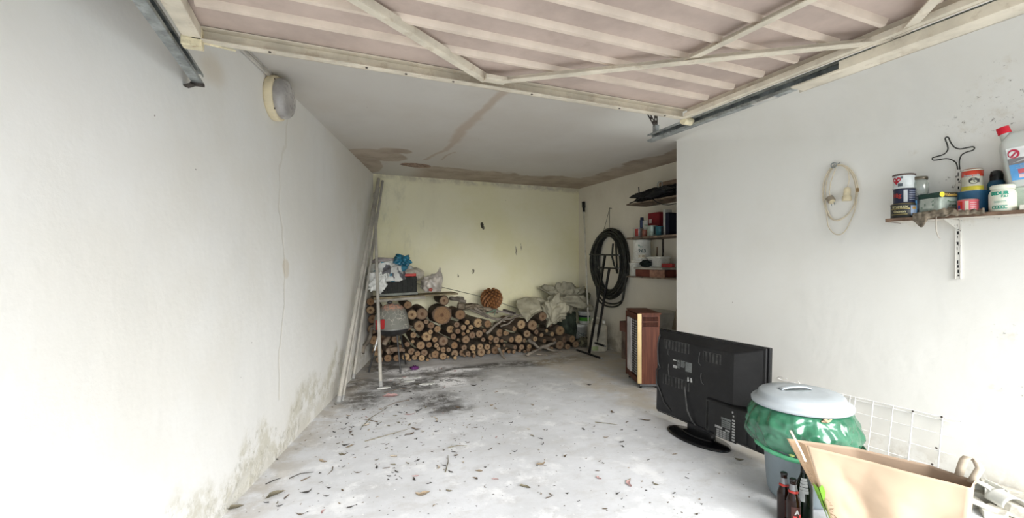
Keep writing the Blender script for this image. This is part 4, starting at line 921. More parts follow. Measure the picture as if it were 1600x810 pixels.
t = tin('silver_green_tin', 'silver tin with pale green sheen on the middle recess shelf', onx(1019, 3.60, zm), .058, .125, (.32, .38, .34), rough=.3, metal=.4); mb = MB(); patch_cyl(mb, .0585, AN + .3, AN + 1.0, .02, .11); mb.build('dark_label', plain('dk', (.03, .04, .04), .5), t)
t = tin('blue_green_tin', 'dark tin with blue-green label right of the silver one', onx(1031, 3.60, zm), .050, .11, (.01, .10, .13)); mb = MB(); patch_cyl(mb, .0505, AN + .2, AN + .9, .01, .10); mb.build('dark_label', plain('dk2', (.02, .025, .03), .5), t)
rb = onx(1027, 3.73, zm); rbx = boxthing('red_box', 'dark red upright box behind the tins on the middle recess shelf', 'box', rb, (.11, .20, .29), plain('dark_red_card', (.17, .008, .014), .55)); mb = MB(); mb.box((-.062, .05, .19), (.003, .05, .05)); mb.build('white_sticker', plain('stk', (.5, .4, .38), .6), rbx)
boxthing('white_carton', 'narrow white carton standing right of the red box', 'carton', onx(1043, 3.66, zm), (.10, .035, .30), plain('white_card', (.45, .45, .42), .6))
boxthing('navy_folder', 'navy blue folder standing at the right end of the middle recess shelf', 'folder', onx(1049, 3.62, zm), (.13, .05, .25), plain('navy_card', (.006, .008, .022), .55), math.radians(6))
# top shelf things
zt = SH['top']
M_BB = plain('black_bag_fabric', (.018, .018, .02), .6, 0, .3, 9, .5, 25)
mb = MB(); mb.blob((0, 0, 0), (.26, .85, .15), 83, .4, 2.2, 70, 40, ridge=2, flatbot=-.06); tag(mb.build('black_bundle', M_BB, loc=onx(1033, 3.66, zt + .068)), 'long black bag-like bundle lying on the topmost recess shelf', 'bundle')
mb = MB()
for i in range(5):
    p0 = onx(1003 + 6 * i, 3.56, zt + .03); p1 = onx(1020 + 6 * i, 3.54, zt + .13 + .02 * (i % 2)); p2 = onx(1040 + 4 * i, 3.53, zt + .08); 
    P = [p0.lerp(p1, t) * (1 - t) + p1.lerp(p2, t) * t for t in [j / 12 for j in range(13)]]; mb.tube(P, .008, 6)
mb.tube([onx(984, 3.55, zt + .012), onx(992, 3.54, zt + .02), onx(999, 3.55, zt + .04), onx(998.5, 3.56, zt + .12), onx(998, 3.56, zt + .19)], .007, 6)
tag(mb.build('black_cable_tangle', M_BLK), 'tangle of stiff black cable with one end pointing up on the top shelf', 'cable')
mb = MB(); mb.tube([onx(1018, 3.50, zt + .01), onx(1026, 3.492, zt - .045), onx(1036, 3.49, zt - .085), onx(1045, 3.49, zt - .10), onx(1056, 3.49, zt - .10)], .011, 8, flat=.4); tag(mb.build('hanging_strap', M_BLK), 'black strap hanging down below the topmost recess shelf', 'strap')
mb = MB(); a = onx(1034, 3.62, zt + .165); b = onx(1060, 3.62, zt + .165); mb.tube([a, b], .032, 14); mb.tube([a + Vector((0, .004, 0)), a - Vector((0, .004, 0))], .036, 14); tag(mb.build('brown_roll', plain('brown_paper_roll', (.24, .17, .12), .8)), 'brown roll lying on top of the black bundle', 'roll')
mb = MB(); mb.tube([onx(1031, 3.56, zt + .16) + Vector((0, .04 * math.cos(t), .035 * math.sin(t))) for t in [j * 6.283 / 16 for j in range(16)]], .006, 6, closed=True); tag(mb.build('wire_ring', M_GALV), 'small wire ring lying against the brown roll', 'ring')
# ------------------------------------------------------------------ boxes and plank beyond the heater
x0 = at_x(977, 553, 3.72); boxthing('lower_brown_carton', 'dull brown carton on the floor behind the wooden heater', 'carton', (3.725, 4.73, 0), (.20, .26, .36), plain('dull_carton', (.20, .15, .12), .8, 0, .2, 6))
boxthing('upper_brown_carton', 'dark red-brown carton lid box stacked behind the wooden heater', 'carton', (3.72, 4.73, .361), (.225, .29, .13), plain('redbrown_carton', (.17, .085, .065), .8, 0, .15, 6))
boxthing('grey_crate', 'grey crate standing in the recess behind the wooden heater', 'crate', (3.65, 4.22, 0), (.34, .42, .46), plain('grey_crate_plastic', (.25, .24, .21), .7))
pb_ = boxthing('white_foam_box', 'white foam box on the grey crate behind the heater', 'box', (3.65, 4.22, .461), (.32, .40, .20), plain('dusty_foam', (.58, .56, .50), .8)); mb = MB(); mb.box((0, 0, .215), (.34, .42, .03)); mb.build('lid', plain('dusty_foam_lid', (.55, .53, .47), .8), pb_, bevel=.005)
mb = MB(); a = Vector((3.30, 3.62, .006)); b = Vector((3.62, 3.66, 1.02)); mb.bar(a, b, .24, .018, up=(1, 0, -.3)); tag(mb.build('leaning_panel', plain('brown_hardboard', (.20, .16, .11), .8)), 'brown board leaning in the recess just behind the wall corner', 'board')
# ------------------------------------------------------------------ wooden cabinet heater
HX, HY = Vector((.923, -.385, 0)), Vector((.385, .923, 0)); hp = Vector((2.917, 3.63, 0))
ht = thing('cabinet_heater', 'wood-veneered cabinet heater with brass edge strip and slotted vents', 'heater', M=Matrix(((HX.x, HY.x, 0, hp.x), (HX.y, HY.y, 0, hp.y), (0, 0, 1, 0), (0, 0, 0, 1))))
m = NT('dark_red_veneer'); g = m.noise(3, 6, .6, m.scalev(14, 14, .8)); c = m.mix(m.step(g, .3, .7), (.06, .016, .009), (.13, .042, .022)); M_VEN = m.out(c, .5, 0, m.bump(g, .05, .005), Specular_IOR_Level=.2)
W_, D_, Z0, Z1 = .21, .47, .045, .742
mb = MB()
mb.box((.108, .009, (Z0 + Z1 - .12) / 2), (W_ - .01, .018, Z1 - .12 - Z0)); mb.box((.034, .009, Z1 - .065), (.008, .018, .12))
mb.box((.205, .009, Z1 - .065), (.016, .018, .12)); mb.box((.12, .009, Z1 - .012), (.18, .018, .024)); mb.box((.12, .009, Z1 - .072), (.165, .018, .012))
mb.build('side_panel', M_VEN, ht)
mb = MB(); mb.box((.115, .24, Z1 + .008), (W_ + .01, D_ + .03, .018)); mb.build('top', M_VEN, ht, bevel=.003)
mb = MB(); mb.box((.115, D_, (Z0 + Z1) / 2), (W_ - .01, .016, Z1 - Z0)); mb.build('side_panel', M_VEN, ht)
mb = MB(); mb.box((.20, .24, (Z0 + Z1) / 2), (.012, D_ - .02, Z1 - Z0 - .01)); mb.box((.115, .03, Z1 - .075), (.15, .004, .12)); mb.build('back_panel', plain('black_back', (.02, .018, .016), .7), ht)
for r_ in range(2):
    for i in range(20):
        mb = MB(); mb.box((.041 + i * .0082, .009, Z1 - .048 - r_ * .048), (.0036, .016, .040)); mb.build('vent_bar', M_VEN, ht)
mb = MB(); mb.box((.006, -.004, (Z0 + Z1) / 2 + .01), (.040, .02, Z1 - Z0 + .0)); mb.build('brass_strip', plain('brass_trim', (.56, .42, .21), .38, .3, .06, 5, .03), ht, bevel=.002)
mb = MB(); mb.box((.115, .24, Z0 / 2 + .012), (W_ - .02, D_ - .03, Z0 - .018)); mb.build('plinth', plain('grey_steel_base', (.10, .105, .11), .5, .4), ht)
for (x, y) in ((.03, .03), (.19, .03), (.03, .44), (.19, .44)): mb = MB(); mb.cyl((x, y, 0), (x, y, .014), .012, n=12); mb.build('foot', M_BLK, ht)
mb = MB(); mb.box((.0, .245, .08), (.02, D_ - .06, .05)); mb.box((.0, .245, Z1 - .03), (.02, D_ - .06, .05)); mb.box((-.002, D_ - .03, .39), (.02, .03, .69)); mb.build('front_frame', M_VEN, ht)
mb = MB(); mb.box((.03, .24, .40), (.008, D_ - .08, .60)); mb.build('reflector', plain('dark_reflector', (.12, .11, .11), .4, .6), ht)
M_HW = plain('heater_white_enamel', (.62, .60, .60), .4)
mb = MB(); mb.box((-.012, .30, .40), (.008, .16, .56)); mb.build('white_panel', M_HW, ht, bevel=.002)
for i in range(22): mb = MB(); mb.bar((-.004, .06, .13 + i * .0255), (-.004, .20, .13 + i * .0255), .004, .009, up=(0, 0, 1)); mb.build('grille_bar', M_HW, ht)
mb = MB(); mb.tube([(-.008, .13, .12), (-.008, .135, .40), (-.006, .12, .69)], .004, 6); mb.build('heater_cable', M_BLK, ht)
# ------------------------------------------------------------------ television seen from behind
zt0, zt1 = .085, .735
TL = at_z(1030, 640, .09); tvM = None
A_ = Vector((2.515, 2.90, 0)); B_ = Vector((2.565, 1.985, 0)); dx = (B_ - A_).normalized(); TW = (B_ - A_).length
nrm = dx.cross(Vector((0, 0, 1)))
tv = thing('television', 'old black flat television seen from behind, screen to the wall', 'television', M=Matrix(((dx.x, 0, nrm.x, A_.x), (dx.y, 0, nrm.y, A_.y), (0, 1, 0, 0), (0, 0, 0, 1))) @ rot(x=math.radians(-2)))
# local: x along the width (towards the camera side), y up, z out of the back
M_TV = plain('tv_back_plastic', (.010, .010, .011), .42, 0, .2, 6, .04, 90, dirt=(.03, .028, .026, .3)); M_TVG = plain('tv_gloss_black', (.005, .005, .006), .2, 0, .1, 6, .02, 60, dirt=(.03, .03, .027, .2))
M_TVV = plain('tv_vent_grey', (.05, .05, .048), .5, 0, .3, 20, .1, 60, dirt=(.11, .105, .095, .5))
y0, y1 = .048, .728
mb = MB(); mb.box((TW / 2, (y0 + y1) / 2, -.035), (TW + .03, y1 - y0 + .0, .03)); mb.build('bezel', M_TVG, tv, bevel=.006)
mb = MB(); mb.box((TW / 2, (y0 + y1) / 2, -.052), (TW - .04, y1 - y0 - .06, .004)); mb.build('screen', plain('dark_glass', (.008, .008, .01), .08), tv)
mb = MB(); mb.box((TW / 2, (y0 + y1) / 2, -.012), (TW + .005, y1 - y0 - .012, .02)); mb.build('back_frame', M_TV, tv, bevel=.005)
def frus(mb, x0, x1, ya, yb, z0, z1, il, ir, ib, it, mat=0):
    vs = [(x0, ya, z0), (x1, ya, z0), (x1, yb, z0), (x0, yb, z0), (x0 + il, ya + ib, z1), (x1 - ir, ya + ib, z1), (x1 - ir, yb - it, z1), (x0 + il, yb - it, z1)]
    return mb.add(vs, [(0, 3, 2, 1), (4, 5, 6, 7), (0, 1, 5, 4), (1, 2, 6, 5), (2, 3, 7, 6), (3, 0, 4, 7)], mat)
mb = MB(); frus(mb, .012, TW - .012, y0 + .012, y1 - .012, -.003, .055, .03, .17, .03, .055); mb.build('back_shell', M_TV, tv, bevel=.008)
mb = MB(); frus(mb, TW * .56, TW - .03, y0 + .02, y0 + .285, .02, .082, .025, .03, .03, .02); mb.build('terminal_housing', M_TV, tv, bevel=.010)
def vent(x, y, w_, h_, n, z=.0555):
    m_ = MB(); m_.box((x, y, z), (w_, h_, .003))
    o = m_.build('vent_panel', M_TVV, tv)
    for i in range(n):
        m_ = MB(); m_.box((x - w_ / 2 + w_ * (i + .5) / n, y, z + .003), (w_ / n * .32, h_ * .95, .005)); m_.build('vent_fin', M_TV, o)
vent(.235, .625, .25, .075, 8); vent(.56, .60, .15, .07, 5); vent(.24, .35, .26, .075, 8)
M_LBL = plain('tv_label_grey', (.17, .18, .175), .5); M_LBW = plain('tv_label_white', (.42, .42, .41), .5); M_LBK = plain('tv_label_black', (.01, .01, .01), .5)
def label(x, y, w_, h_, z, items, nm='rating_label'):
    m_ = MB(); m_.box((x, y, z), (w_, h_, .0012)); o = m_.build(nm, M_LBK, tv); m_ = MB()
    for (u, v, a, b, mt) in items: m_.box((x - w_ / 2 + (u + a / 2) * w_, y - h_ / 2 + (v + b / 2) * h_, z + .001), (a * w_, b * h_, .0008), mat=mt)
    m_.build('print', [M_LBL, M_LBW, M_LBK], o)
rr = random.Random(3)
lines = [(.02, .80, .18, .09, 1), (.03, .12, .2, .24, 1), (.06, .20, .14, .07, 2)] + [(.25, .86 - i * .11, rr.uniform(.12, .17), .06, 0) for i in range(7)] + [(.43, .92 - i * .07, rr.uniform(.17, .21), .045, 0) for i in range(9)] + [(.67, .08, .30, .86, 0)] + [(.69, .12 + i * .09, rr.uniform(.18, .27), .02, 2) for i in range(9)]
label(.30, .49, .19, .08, .0562, lines)
mb = MB(); mb.box((.375, .40, .056), (.07, .045, .004)); mb.build('connector_recess', M_LBK, tv)
mb = MB()
for k in range(2): mb.box((.36 + k * .028, .402, .059), (.010, .03, .003)); mb.box((.366 + k * .028, .395, .060), (.006, .012, .003))
mb.build('white_connector', M_LBW, tv)
xr = TW * .56 + .19
lines = [(.10, .66, .34, .30, 2), (.3, .60, .46, .06, 0), (.33, .36, .40, .22, 0), (.36, .40, .3, .02, 2), (.36, .46, .3, .02, 2), (.36, .52, .3, .02, 2), (.02, .28, .34, .07, 1), (.50, .27, .2, .05, 1)]
for i in range(4):
    for j in range(4): lines.append((.10 + j * .15, .02 + i * .06, .12, .045, 1 if j < 3 else 0))
lines += [(.80, .05 + i * .085, .12, .05, 1) for i in range(8)] + [(.78, .88, .06, .06, 1), (.82, .78, .06, .05, 1)]
label(xr, y0 + .145, .17, .215, .0828, lines, 'terminal_label')
mb = MB(); mb.box((TW * .56 + .045, y0 + .155, .079), (.028, .21, .006)); mb.build('housing_edge', M_TVV, tv, bevel=.002)
for (a, b, c_, d) in ((.165, .64, .155, .55), (.46, .62, .45, .54), (.165, .475, .17, .385), (.475, .475, .478, .41)):
    mb = MB(); mb.tube([(a, b, .057), (a * .7 + c_ * .3 - .004, b * .6 + d * .4, .058), (c_, d, .057), (c_ + .02, d - .012, .057)], .003, 6); mb.build('moulded_ridge', M_TVV, tv)
mb = MB(); mb.tube([(.06, .69, .05), (.055, .62, .065), (.05, .55, .06), (.06, .46, .063), (.085, .43, .062), (.04, .40, .06), (.05, .30, .065), (.10, .22, .06), (.13, .17, .06), (.2, .12, .058)], .005, 8); mb.build('power_cable', M_BLK, tv)
mb = MB(); mb.tube([(.33, .34, .06), (.36, .25, .075), (.38, .18, .08), (.42, .11, .07), (.44, .09, .06)], .006, 8); mb.build('signal_cable', M_TVV, tv)
mb = MB(); mb.box((.02, .40, .0), (.02, .02, .06)); mb.box((.075, .425, .06), (.012, .01, .008)); mb.build('cable_clip', M_LBK, tv)
cxs = .455
mb = MB(); mb.lathe([(0, .001), (.98, .001), (1, .006), (.99, .013), (.9, .019), (.4, .024), (0, .025)], 56, T(cxs, 0, 0.055) @ rot(x=-math.pi / 2) @ Matrix.Diagonal((.262, .13, 1, 1)))
st = mb.build('stand_base', M_TVG, tv)
mb = MB(); mb.lathe([(.34, .026), (.33, .032), (.30, .034)], 40, T(cxs, 0, .05) @ rot(x=-math.pi / 2) @ Matrix.Diagonal((.4, .16, 1, 1)), cap=True); mb.build('swivel_plate', M_TVG, st)
mb = MB(); mb.box((cxs, .065, .02), (.22, .10, .05)); mb.build('stand_neck', M_TVG, tv, bevel=.01)
# stand keeps level although the panel leans
st.matrix_local = rot(x=math.radians(2))
# ------------------------------------------------------------------ waste bin
bc = Vector((2.405, 1.635, 0)); bn = thing('waste_bin', 'round grey plastic waste bin with its lid on, lined with a green bag', 'waste bin', bc)
M_BIN = plain('bin_grey_plastic', (.24, .29, .32), .42, 0, .06, 4, .05, 60); M_BLID = plain('bin_lid_grey', (.40, .44, .47), .42, 0, .06, 4, .05, 60)
lathe_thing(bn, 'body', [(0, .002), (.135, .0), (.152, .008), (.160, .03), (.168, .12), (.188, .44), (.200, .47), (.204, .50), (.196, .50), (.18, .44)], M_BIN, 48)
ld = MB(); ld.lathe([(.230, .500), (.238, .502), (.240, .516), (.236, .522), (.214, .530), (.208, .536), (.203, .556), (.195, .564), (.12, .570), (0, .572)], 64); lid = ld.build('lid', M_BLID, bn)
hd = MB()
def hf(u, v):
    t = -1 + 2 * u; w_ = (v - .5) * 2; a = .085 * t; zz = .572 + .016 * max(0, 1 - t * t) ** .5 * (1 - .2 * w_ * w_); ca_, sa_ = math.cos(-.35), math.sin(-.35); b_ = w_ * .016
    return Vector((a * ca_ - b_ * sa_ + .0, a * sa_ + b_ * ca_ + .03, zz))
hd.grid(20, 7, hf); ho = hd.build('handle', M_BLID, lid, solid=.006)
hd = MB(); hd.lathe([(1, 0), (.92, .003), (0, .0035)], 32, T(-.005, .008, .5695) @ rot(z=-.35) @ Matrix.Diagonal((.078, .026, 1, 1))); hd.build('hand_recess', plain('lid_recess_grey', (.22, .25, .26), .5), lid)
m = NT('green_bag_film'); c = m.mix(m.step(m.noise(4, 4), .35, .65), (.014, .10, .05), (.045, .18, .105)); M_GB = m.out(c, .22, 0, m.bump(m.noise(9, 4), .35, .02), Coat_Weight=.5, Coat_Roughness=.12)
gb = MB()
def gfn(u, v):
    a = 2 * math.pi * u; z = .497 - .262 * v + .012 * math.sin(a * 2 + 1) * v
    pl_ = 1.0
    q = Vector((math.cos(a) * 2.6, math.sin(a) * 2.6, v * 1.7 + 5))
    tri = lambda x: 4 * abs(x % 1 - .5) - 1
    wn = mnoise.noise(q * .8); wn2 = mnoise.noise(q * 1.7 + Vector((5, 5, 5)))
    f = tri(u * 9 + v * .8 + wn * .9) * .006 + tri(u * 14 - v * 1.5 + wn2) * .0045 + tri(u * 23 + wn * 1.3) * .003 * (1 - v) * 1.5 + tri(u * 5 + v * 1.9 + wn2 * .5) * .007
    base = .212 + .050 * math.sin(math.pi * min(1, v * 1.1)) ** .7
    if v > .78: base -= (v - .78) * .16
    r = base + f * (0.35 + math.sin(math.pi * min(v + .05, 1)))
    # the loose end of the bag stands off towards the right
    da = (a - math.radians(-8) + math.pi) % (2 * math.pi) - math.pi
    r += .055 * math.exp(-(da / .30) ** 2) * max(0, math.sin(math.pi * min(1, v * .95 + .12)))
    return Vector((r * math.cos(a), r * math.sin(a), z))
gb.grid(150, 46, gfn, closed_u=True); bag = gb.build('bin_liner', M_GB, None, loc=bc, solid=.0015); tag(bag, 'shiny green plastic liner bag folded over the rim of the grey waste bin', 'bin bag')
def flapf(u, v):
    a = math.radians(-78 + 84 * u); r = .262 + .075 * u ** 1.3 + .010 * math.sin(u * 9 + v * 2); z = .300 - .085 * v * (.55 + .45 * u) + .030 * u - (.045 * v * u ** 3) + .006 * math.sin(u * 7)
    return Vector((r * math.cos(a), r * math.sin(a), z))
tb2 = MB(); tb2.grid(30, 6, flapf); tb2.build('loose_fold', M_GB, bag, solid=.003)
tb2 = MB(); P = []
for i in range(60):
    a = math.radians(-215 + 220 * i / 59); v = .80; p_ = gfn((a / (2 * math.pi)) % 1, v); P.append((p_.x * 1.012, p_.y * 1.012, .497 - .255 * v - .012 + .010 * math.sin(3 * a)))
tb2.tube(P, .006, 6, flat=2.2); tb2.build('drawstring_band', plain('green_band', (.10, .42, .22), .3), bag)
tb2 = MB()
for aa, v in ((-155, .82), (-38, .76), (-8, .25)):
    p_ = gfn((math.radians(aa) / (2 * math.pi)) % 1, v); tb2.blob(p_ * 1.01, (.03, .03, .022), aa, .3, nu=12, nv=8)
tb2.build('yellow_print', plain('yellow_green_print', (.62, .72, .25), .4), bag)['kind'] = 'stuff'
tb2 = MB(); p0 = gfn(.0, .1)
pk_ = MB(); pk_.blob((0, 0, 0), (.10, .03, .03), 5, .3, 2, 24, 14, ridge=True); tag(pk_.build('crumpled_card', plain('tan_card', (.52, .38, .25), .7), loc=bc + Vector((-.07, -.196, .484))), 'scrap of tan card poking out under the bin lid', 'card')
wp = MB(); wp.box((0, 0, 0), (.10, .05, .012), rot(y=.5, z=-.5)); wp.box((.02, -.01, .015), (.08, .05, .004), rot(y=.55, z=-.5)); tag(wp.build('white_packaging', plain('white_card2', (.75, .75, .72), .6), loc=bc + Vector((.255, .02, .452))), 'folded white packaging poking out at the right of the bin lid', 'packaging')
# wire hook lying behind the lid
# ------------------------------------------------------------------ wire rack against the wall
ra, rb_ = at_r(1228, 596, .02), at_r(1500, 655, .02)
M_WIRE = plain('white_coated_wire', (.86, .86, .85), .45, 0, .06, 20, .05, 60, dirt=(.4, .38, .34, .3))
org = at_r(1473, 660, 0); zr = ra.z
rk = thing('wire_rack', 'white wire grid rack standing against the right wall behind the bin', 'wire rack', M=wframe((rw(1.35) - .0, 1.35, 0), RX))
def lxx(px, py):      # local x of a place on the wall
    p = at_r(px, py, .015); return -(p.y - 1.35) / math.cos(RANG)
lean = lambda y: .020 + .085 * (1 - y / zr)
xl, xr_ = lxx(1222, 594), lxx(1502, 657); xb = lxx(1473, 660)
def wire(P, r=.0028, nm='wire'): m_ = MB(); m_.tube(P, r, 6); return m_.build(nm, M_WIRE, rk)
wire([(xl, zr, lean(zr)), (xr_, zr, lean(zr))], .004, 'top_rail'); wire([(lxx(1322, 618), zr - .018, lean(zr)), (xr_ - .03, zr - .018, lean(zr))], .003, 'top_rail')
for y in (zr - .095, zr - .19, zr - .28, .008): wire([(lxx(1322, 618), y, lean(y)), (xb + (.07 if y > .1 else 0), y, lean(y))])
for px, py in ((1318, 616), (1329, 618), (1337, 620), (1365, 627), (1396, 634), (1427, 641), (1473, 651)):
    x = lxx(px, py); wire([(x, zr, lean(zr) + .003), (x, .005, lean(0) + .003)], .0036 if px in (1473, 1427) else .0028)
x = lxx(1218, 590); wire([(xl, zr, lean(zr)), (xl - .03, zr + .012, .03), (xl - .01, zr + .028, .04), (xl + .05, zr + .022, .04)], .003, 'hook'); wire([(xl + .10, zr - .02, .06), (xl + .115, zr + .02, .05), (xl + .135, zr + .028, .05), (xl + .15, zr + .01, .05), (xl + .14, zr - .02, .06)], .0032, 'hook')
m_ = MB()
for px, py in ((1427, 643), (1472, 652), (1468, 698), (1464, 722)):
    m_.blob((lxx(px, py), (at_r(px, py, .02)).z, lean((at_r(px, py, .02)).z) + .005), (.012, .012, .010), px, .3, nu=10, nv=8)
m_.build('rust_spots', M_RUST, rk)['kind'] = 'stuff'
# ------------------------------------------------------------------ bottles
def bottle(nm, lab, p, rz, H, r, glass, capc, neckband, kind):
    o = thing(nm, lab, 'bottle', p, rz); rn = .0135
    prof = [(0, .004), (r * .9, .0), (r, .006), (r, H * .55), (r * .97, H * .60), (r * .75, H * .68), (rn * 1.25, H * .78), (rn, H * .86), (rn, H * .955), (rn + .0015, H * .957), (rn + .0015, H * .975), (rn, H * .98), (rn * .95, H)]
    lathe_thing(o, 'glass', prof, glass, 36)
    if kind == 'beer':
        lathe_thing(o, 'crown_cap', [(.0145, H * .965), (.0158, H * .968), (.0155, H * .99), (.012, H * 1.005), (0, H * 1.006)], capc, 21, fn=lambda a, z: 1 + .03 * math.cos(21 * a))
        lathe_thing(o, 'neck_foil', [(rn * 1.34, H * .79), (rn * 1.06, H * .86), (rn * 1.05, H * .90)], plain('silver_foil', (.25, .25, .26), .4, .5), cap=False)
        lathe_thing(o, 'red_neck_band', [(rn * 1.62, H * .745), (rn * 1.62, H * .752), (rn * 1.38, H * .785)], plain('red_band', (.45, .03, .02), .45), cap=False)
        m_ = MB(); patch_cyl(m_, r + .0004, math.radians(-150), math.radians(-30), H * .16, H * .50); lb = m_.build('label', plain('dark_brown_label', (.05, .015, .01), .5), o)
        m_ = MB(); patch_cyl(m_, r + .0012, math.radians(-140), math.radians(-60), H * .18, H * .26); 
        for k in range(2): a0 = math.radians(-135 + 45 * k); patch_cyl(m_, r + .0014, a0, a0 + .45, H * (.27 + .03 * k), H * (.33 + .03 * k))
        m_.build('red_panel', plain('red_panel', (.65, .06, .06), .5), lb)
        m_ = MB(); text_cyl(m_, 'A', .03, r + .0016, math.radians(-105), H * .40, bold=.0012); text_cyl(m_, 'S', .022, r + .0016, math.radians(-60), H * .24, bold=.001); m_.build('white_lettering', M_LBW, lb)
    return o
gl = NT('brown_glass'); M_BG = gl.out((.012, .003, .001), .1, 0, None, Specular_IOR_Level=.3)
gl = NT('green_glass'); M_GG = gl.out((.003, .009, .004), .08, 0, None, Specular_IOR_Level=.3)
M_BCAP = plain('black_cap', (.012, .012, .012), .3)
b1 = at_z(1225, 738, .245); b1.z = 0; b2 = at_z(1239.5, 748, .245); b2.z = 0; b3 = Vector((2.165, 1.455, 0))
bottle('beer_bottle', 'brown beer bottle with red neck band, the left and farther of the two', b1, math.radians(10), .243, .030, M_BG, M_BCAP, 1, 'beer')
bottle('beer_bottle', 'brown beer bottle with red neck band, the nearer one beside the paper bag', b2, math.radians(-10), .243, .030, M_BG, M_BCAP, 1, 'beer')
o = bottle('wine_bottle', 'dark green bottle with a long white label, half behind the paper bag', b3, 0, .30, .038, M_GG, M_BCAP, 0, 'wine')
lathe_thing(o, 'neck_sleeve', [(.0148, .245), (.0148, .30), (0, .302)], M_BCAP)
m_ = MB(); 
for i in range(8):
    z0 = .12 + i * .0135; r0 = .0385 if z0 < .165 else .0385 - (z0 - .165) * .28
    patch_cyl(m_, r0 + .001, math.radians(-175), math.radians(-118 if i > 2 else -140), z0, z0 + .0137)
m_.build('white_label', plain('white_bottle_label', (.70, .71, .70), .5), o)
# ------------------------------------------------------------------ paper bag
M_KR = plain('kraft_paper', (.60, .45, .32), .75, 0, .05, 3, .25, 14); M_KRI = plain('kraft_inside', (.40, .30, .22), .8, 0, .06, 4, .2, 14)
HB = .455
FL, FR = Vector((1.99, 1.325)), Vector((2.165, .845)); BL, BR = Vector((1.985, 1.415)), Vector((2.255, .868))
b1v, b2v = Vector((2.19, 1.245)), Vector((2.285, 1.02))
BFL, BFR, BBR, BBL = Vector((2.065, 1.225)), Vector((2.20, .90)), Vector((2.35, .94)), Vector((2.20, 1.30))
pg = thing('paper_carrier_bag', 'large tan paper carrier bag with a green print on its side, standing open', 'paper bag', (BFL.x, BFL.y, 0))
o3 = Vector((BFL.x, BFL.y, 0))
def crv(P, u):
    k = len(P) - 1; i = min(int(u * k), k - 1); t = u * k - i
    return P[i].lerp(P[i + 1], t)
def panel(top, bot, crease, topz=None, nu=44, nv=36, sd=0):
    d2 = (top[-1] - top[0]).normalized(); nn = Vector((d2.y, -d2.x))
    def f(u, v):
        a, b = crv(bot, u), crv(top, u); p = a.lerp(b, v); zt = HB + (topz(u) if topz else 0)
        q = Vector((u * 2.2 + sd, v * 2.0, sd)); k = crease * math.sin(math.pi * min(1, u)) ** .5 * math.sin(math.pi * min(1, v * .88 + .06)) ** .6
        h = (1 - 3 * abs(mnoise.noise(q))) * k + (.5 - abs(mnoise.noise(q * 2.7))) * k * .5
        p = p + nn * h
        return Vector((p.x, p.y, zt * v + .001)) - o3
    m_ = MB(); m_.grid(nu, nv, f); return m_
m_ = panel([FL, FR], [BFL, BFR], -.020, sd=2.3)
# vertical fold line of the front panel
m_.build('front_panel', M_KR, pg, solid=.0012)
m_ = panel([BL, b1v, b2v, BR], [BBL, BBR], -.008, lambda u: -.012 * math.sin(math.pi * u), sd=4); m_.build('back_panel', M_KRI, pg, solid=.0012)
m_ = panel([BL, FL.lerp(BL, .5) + Vector((.012, .004)), FL], [BBL, BBL.lerp(BFL, .5) + Vector((-.01, -.01)), BFL], -.003, nu=12, sd=6); gus = m_.build('side_gusset', plain('kraft_side', (.60, .41, .26), .75, 0, .05, 3, .2, 14), pg, solid=.0012)
m_ = panel([FR, FR.lerp(BR, .5) + Vector((-.0, .0)), BR], [BFR, BFR.lerp(BBR, .5), BBR], -.003, nu=12, sd=8); m_.build('side_gusset', plain('kraft_side2', (.60, .43, .29), .75, 0, .05, 3, .2, 14), pg, solid=.0012)
m_ = MB(); m_.add([Vector((p.x, p.y, .0015)) - o3 for p in (BFL, BFR, BBR, BBL)], [(0, 1, 2, 3)]); m_.build('bottom_panel', M_KR, pg)
# green leaf print on the left gusset
def gpt(u, v, off=.012):
    a = BBL.lerp(BFL, u); b = BL.lerp(FL, u); p = a.lerp(b, v); mid = .010 * math.sin(math.pi * u) * (2 * v - 1)
    return Vector((p.x - off + mid, p.y - off * .3 + mid * .3, HB * v)) - o3
m_ = MB(); N_ = 16
for (v0, v1, u0, u1) in ((.10, .62, .25, .98),):
    vs = []; 
    for i in range(N_ + 1):
        v = v0 + (v1 - v0) * i / N_; wv_ = .5 + .18 * math.sin(i * 1.9) ; k = math.sin(math.pi * (i / N_)) ** .4
        vs += [gpt(u0 + (1 - k) * .3 + .08 * math.sin(i * 2.7), v), gpt(u1, v)]
    m_.add(vs, [(2 * i, 2 * i + 1, 2 * i + 3, 2 * i + 2) for i in range(N_)])
m_.build('green_print', plain('leaf_green_print', (.25, .55, .06), .6), gus)
m_ = MB(); fp = lambda u, v: Vector((*(BFL.lerp(BFR, u).lerp(FL.lerp(FR, u), v)), HB * v)) - o3 + Vector((-.006, -.002, 0))
m_.add([fp(0, .62), fp(.035, .66), fp(.045, .60), fp(.03, .55), fp(.0, .5)], [(0, 1, 2, 3, 4)]); m_.build('green_print', plain('leaf_green_print2', (.25, .60, .06), .6), pg)
m_ = MB(); rr = random.Random(9)
for i in range(34):
    v = .30 + .62 * i / 34; u = .15 + .5 * rr.random(); p = gpt(u, v, .0135); p2 = gpt(u + .12 * rr.uniform(.5, 1), v + .012 * rr.uniform(-1, 1), .0135); m_.bar(p, p2, .0012, .0012)
for i in range(30):
    v = .25 + .35 * rr.random(); p = fp(.02 + .05 * rr.random(), v * .9); m_.bar(p, p + Vector((0, -.008, .006 * rr.uniform(-1, 1))), .001, .001)
m_.build('line_print', plain('brown_line_print', (.33, .22, .14), .7), gus)
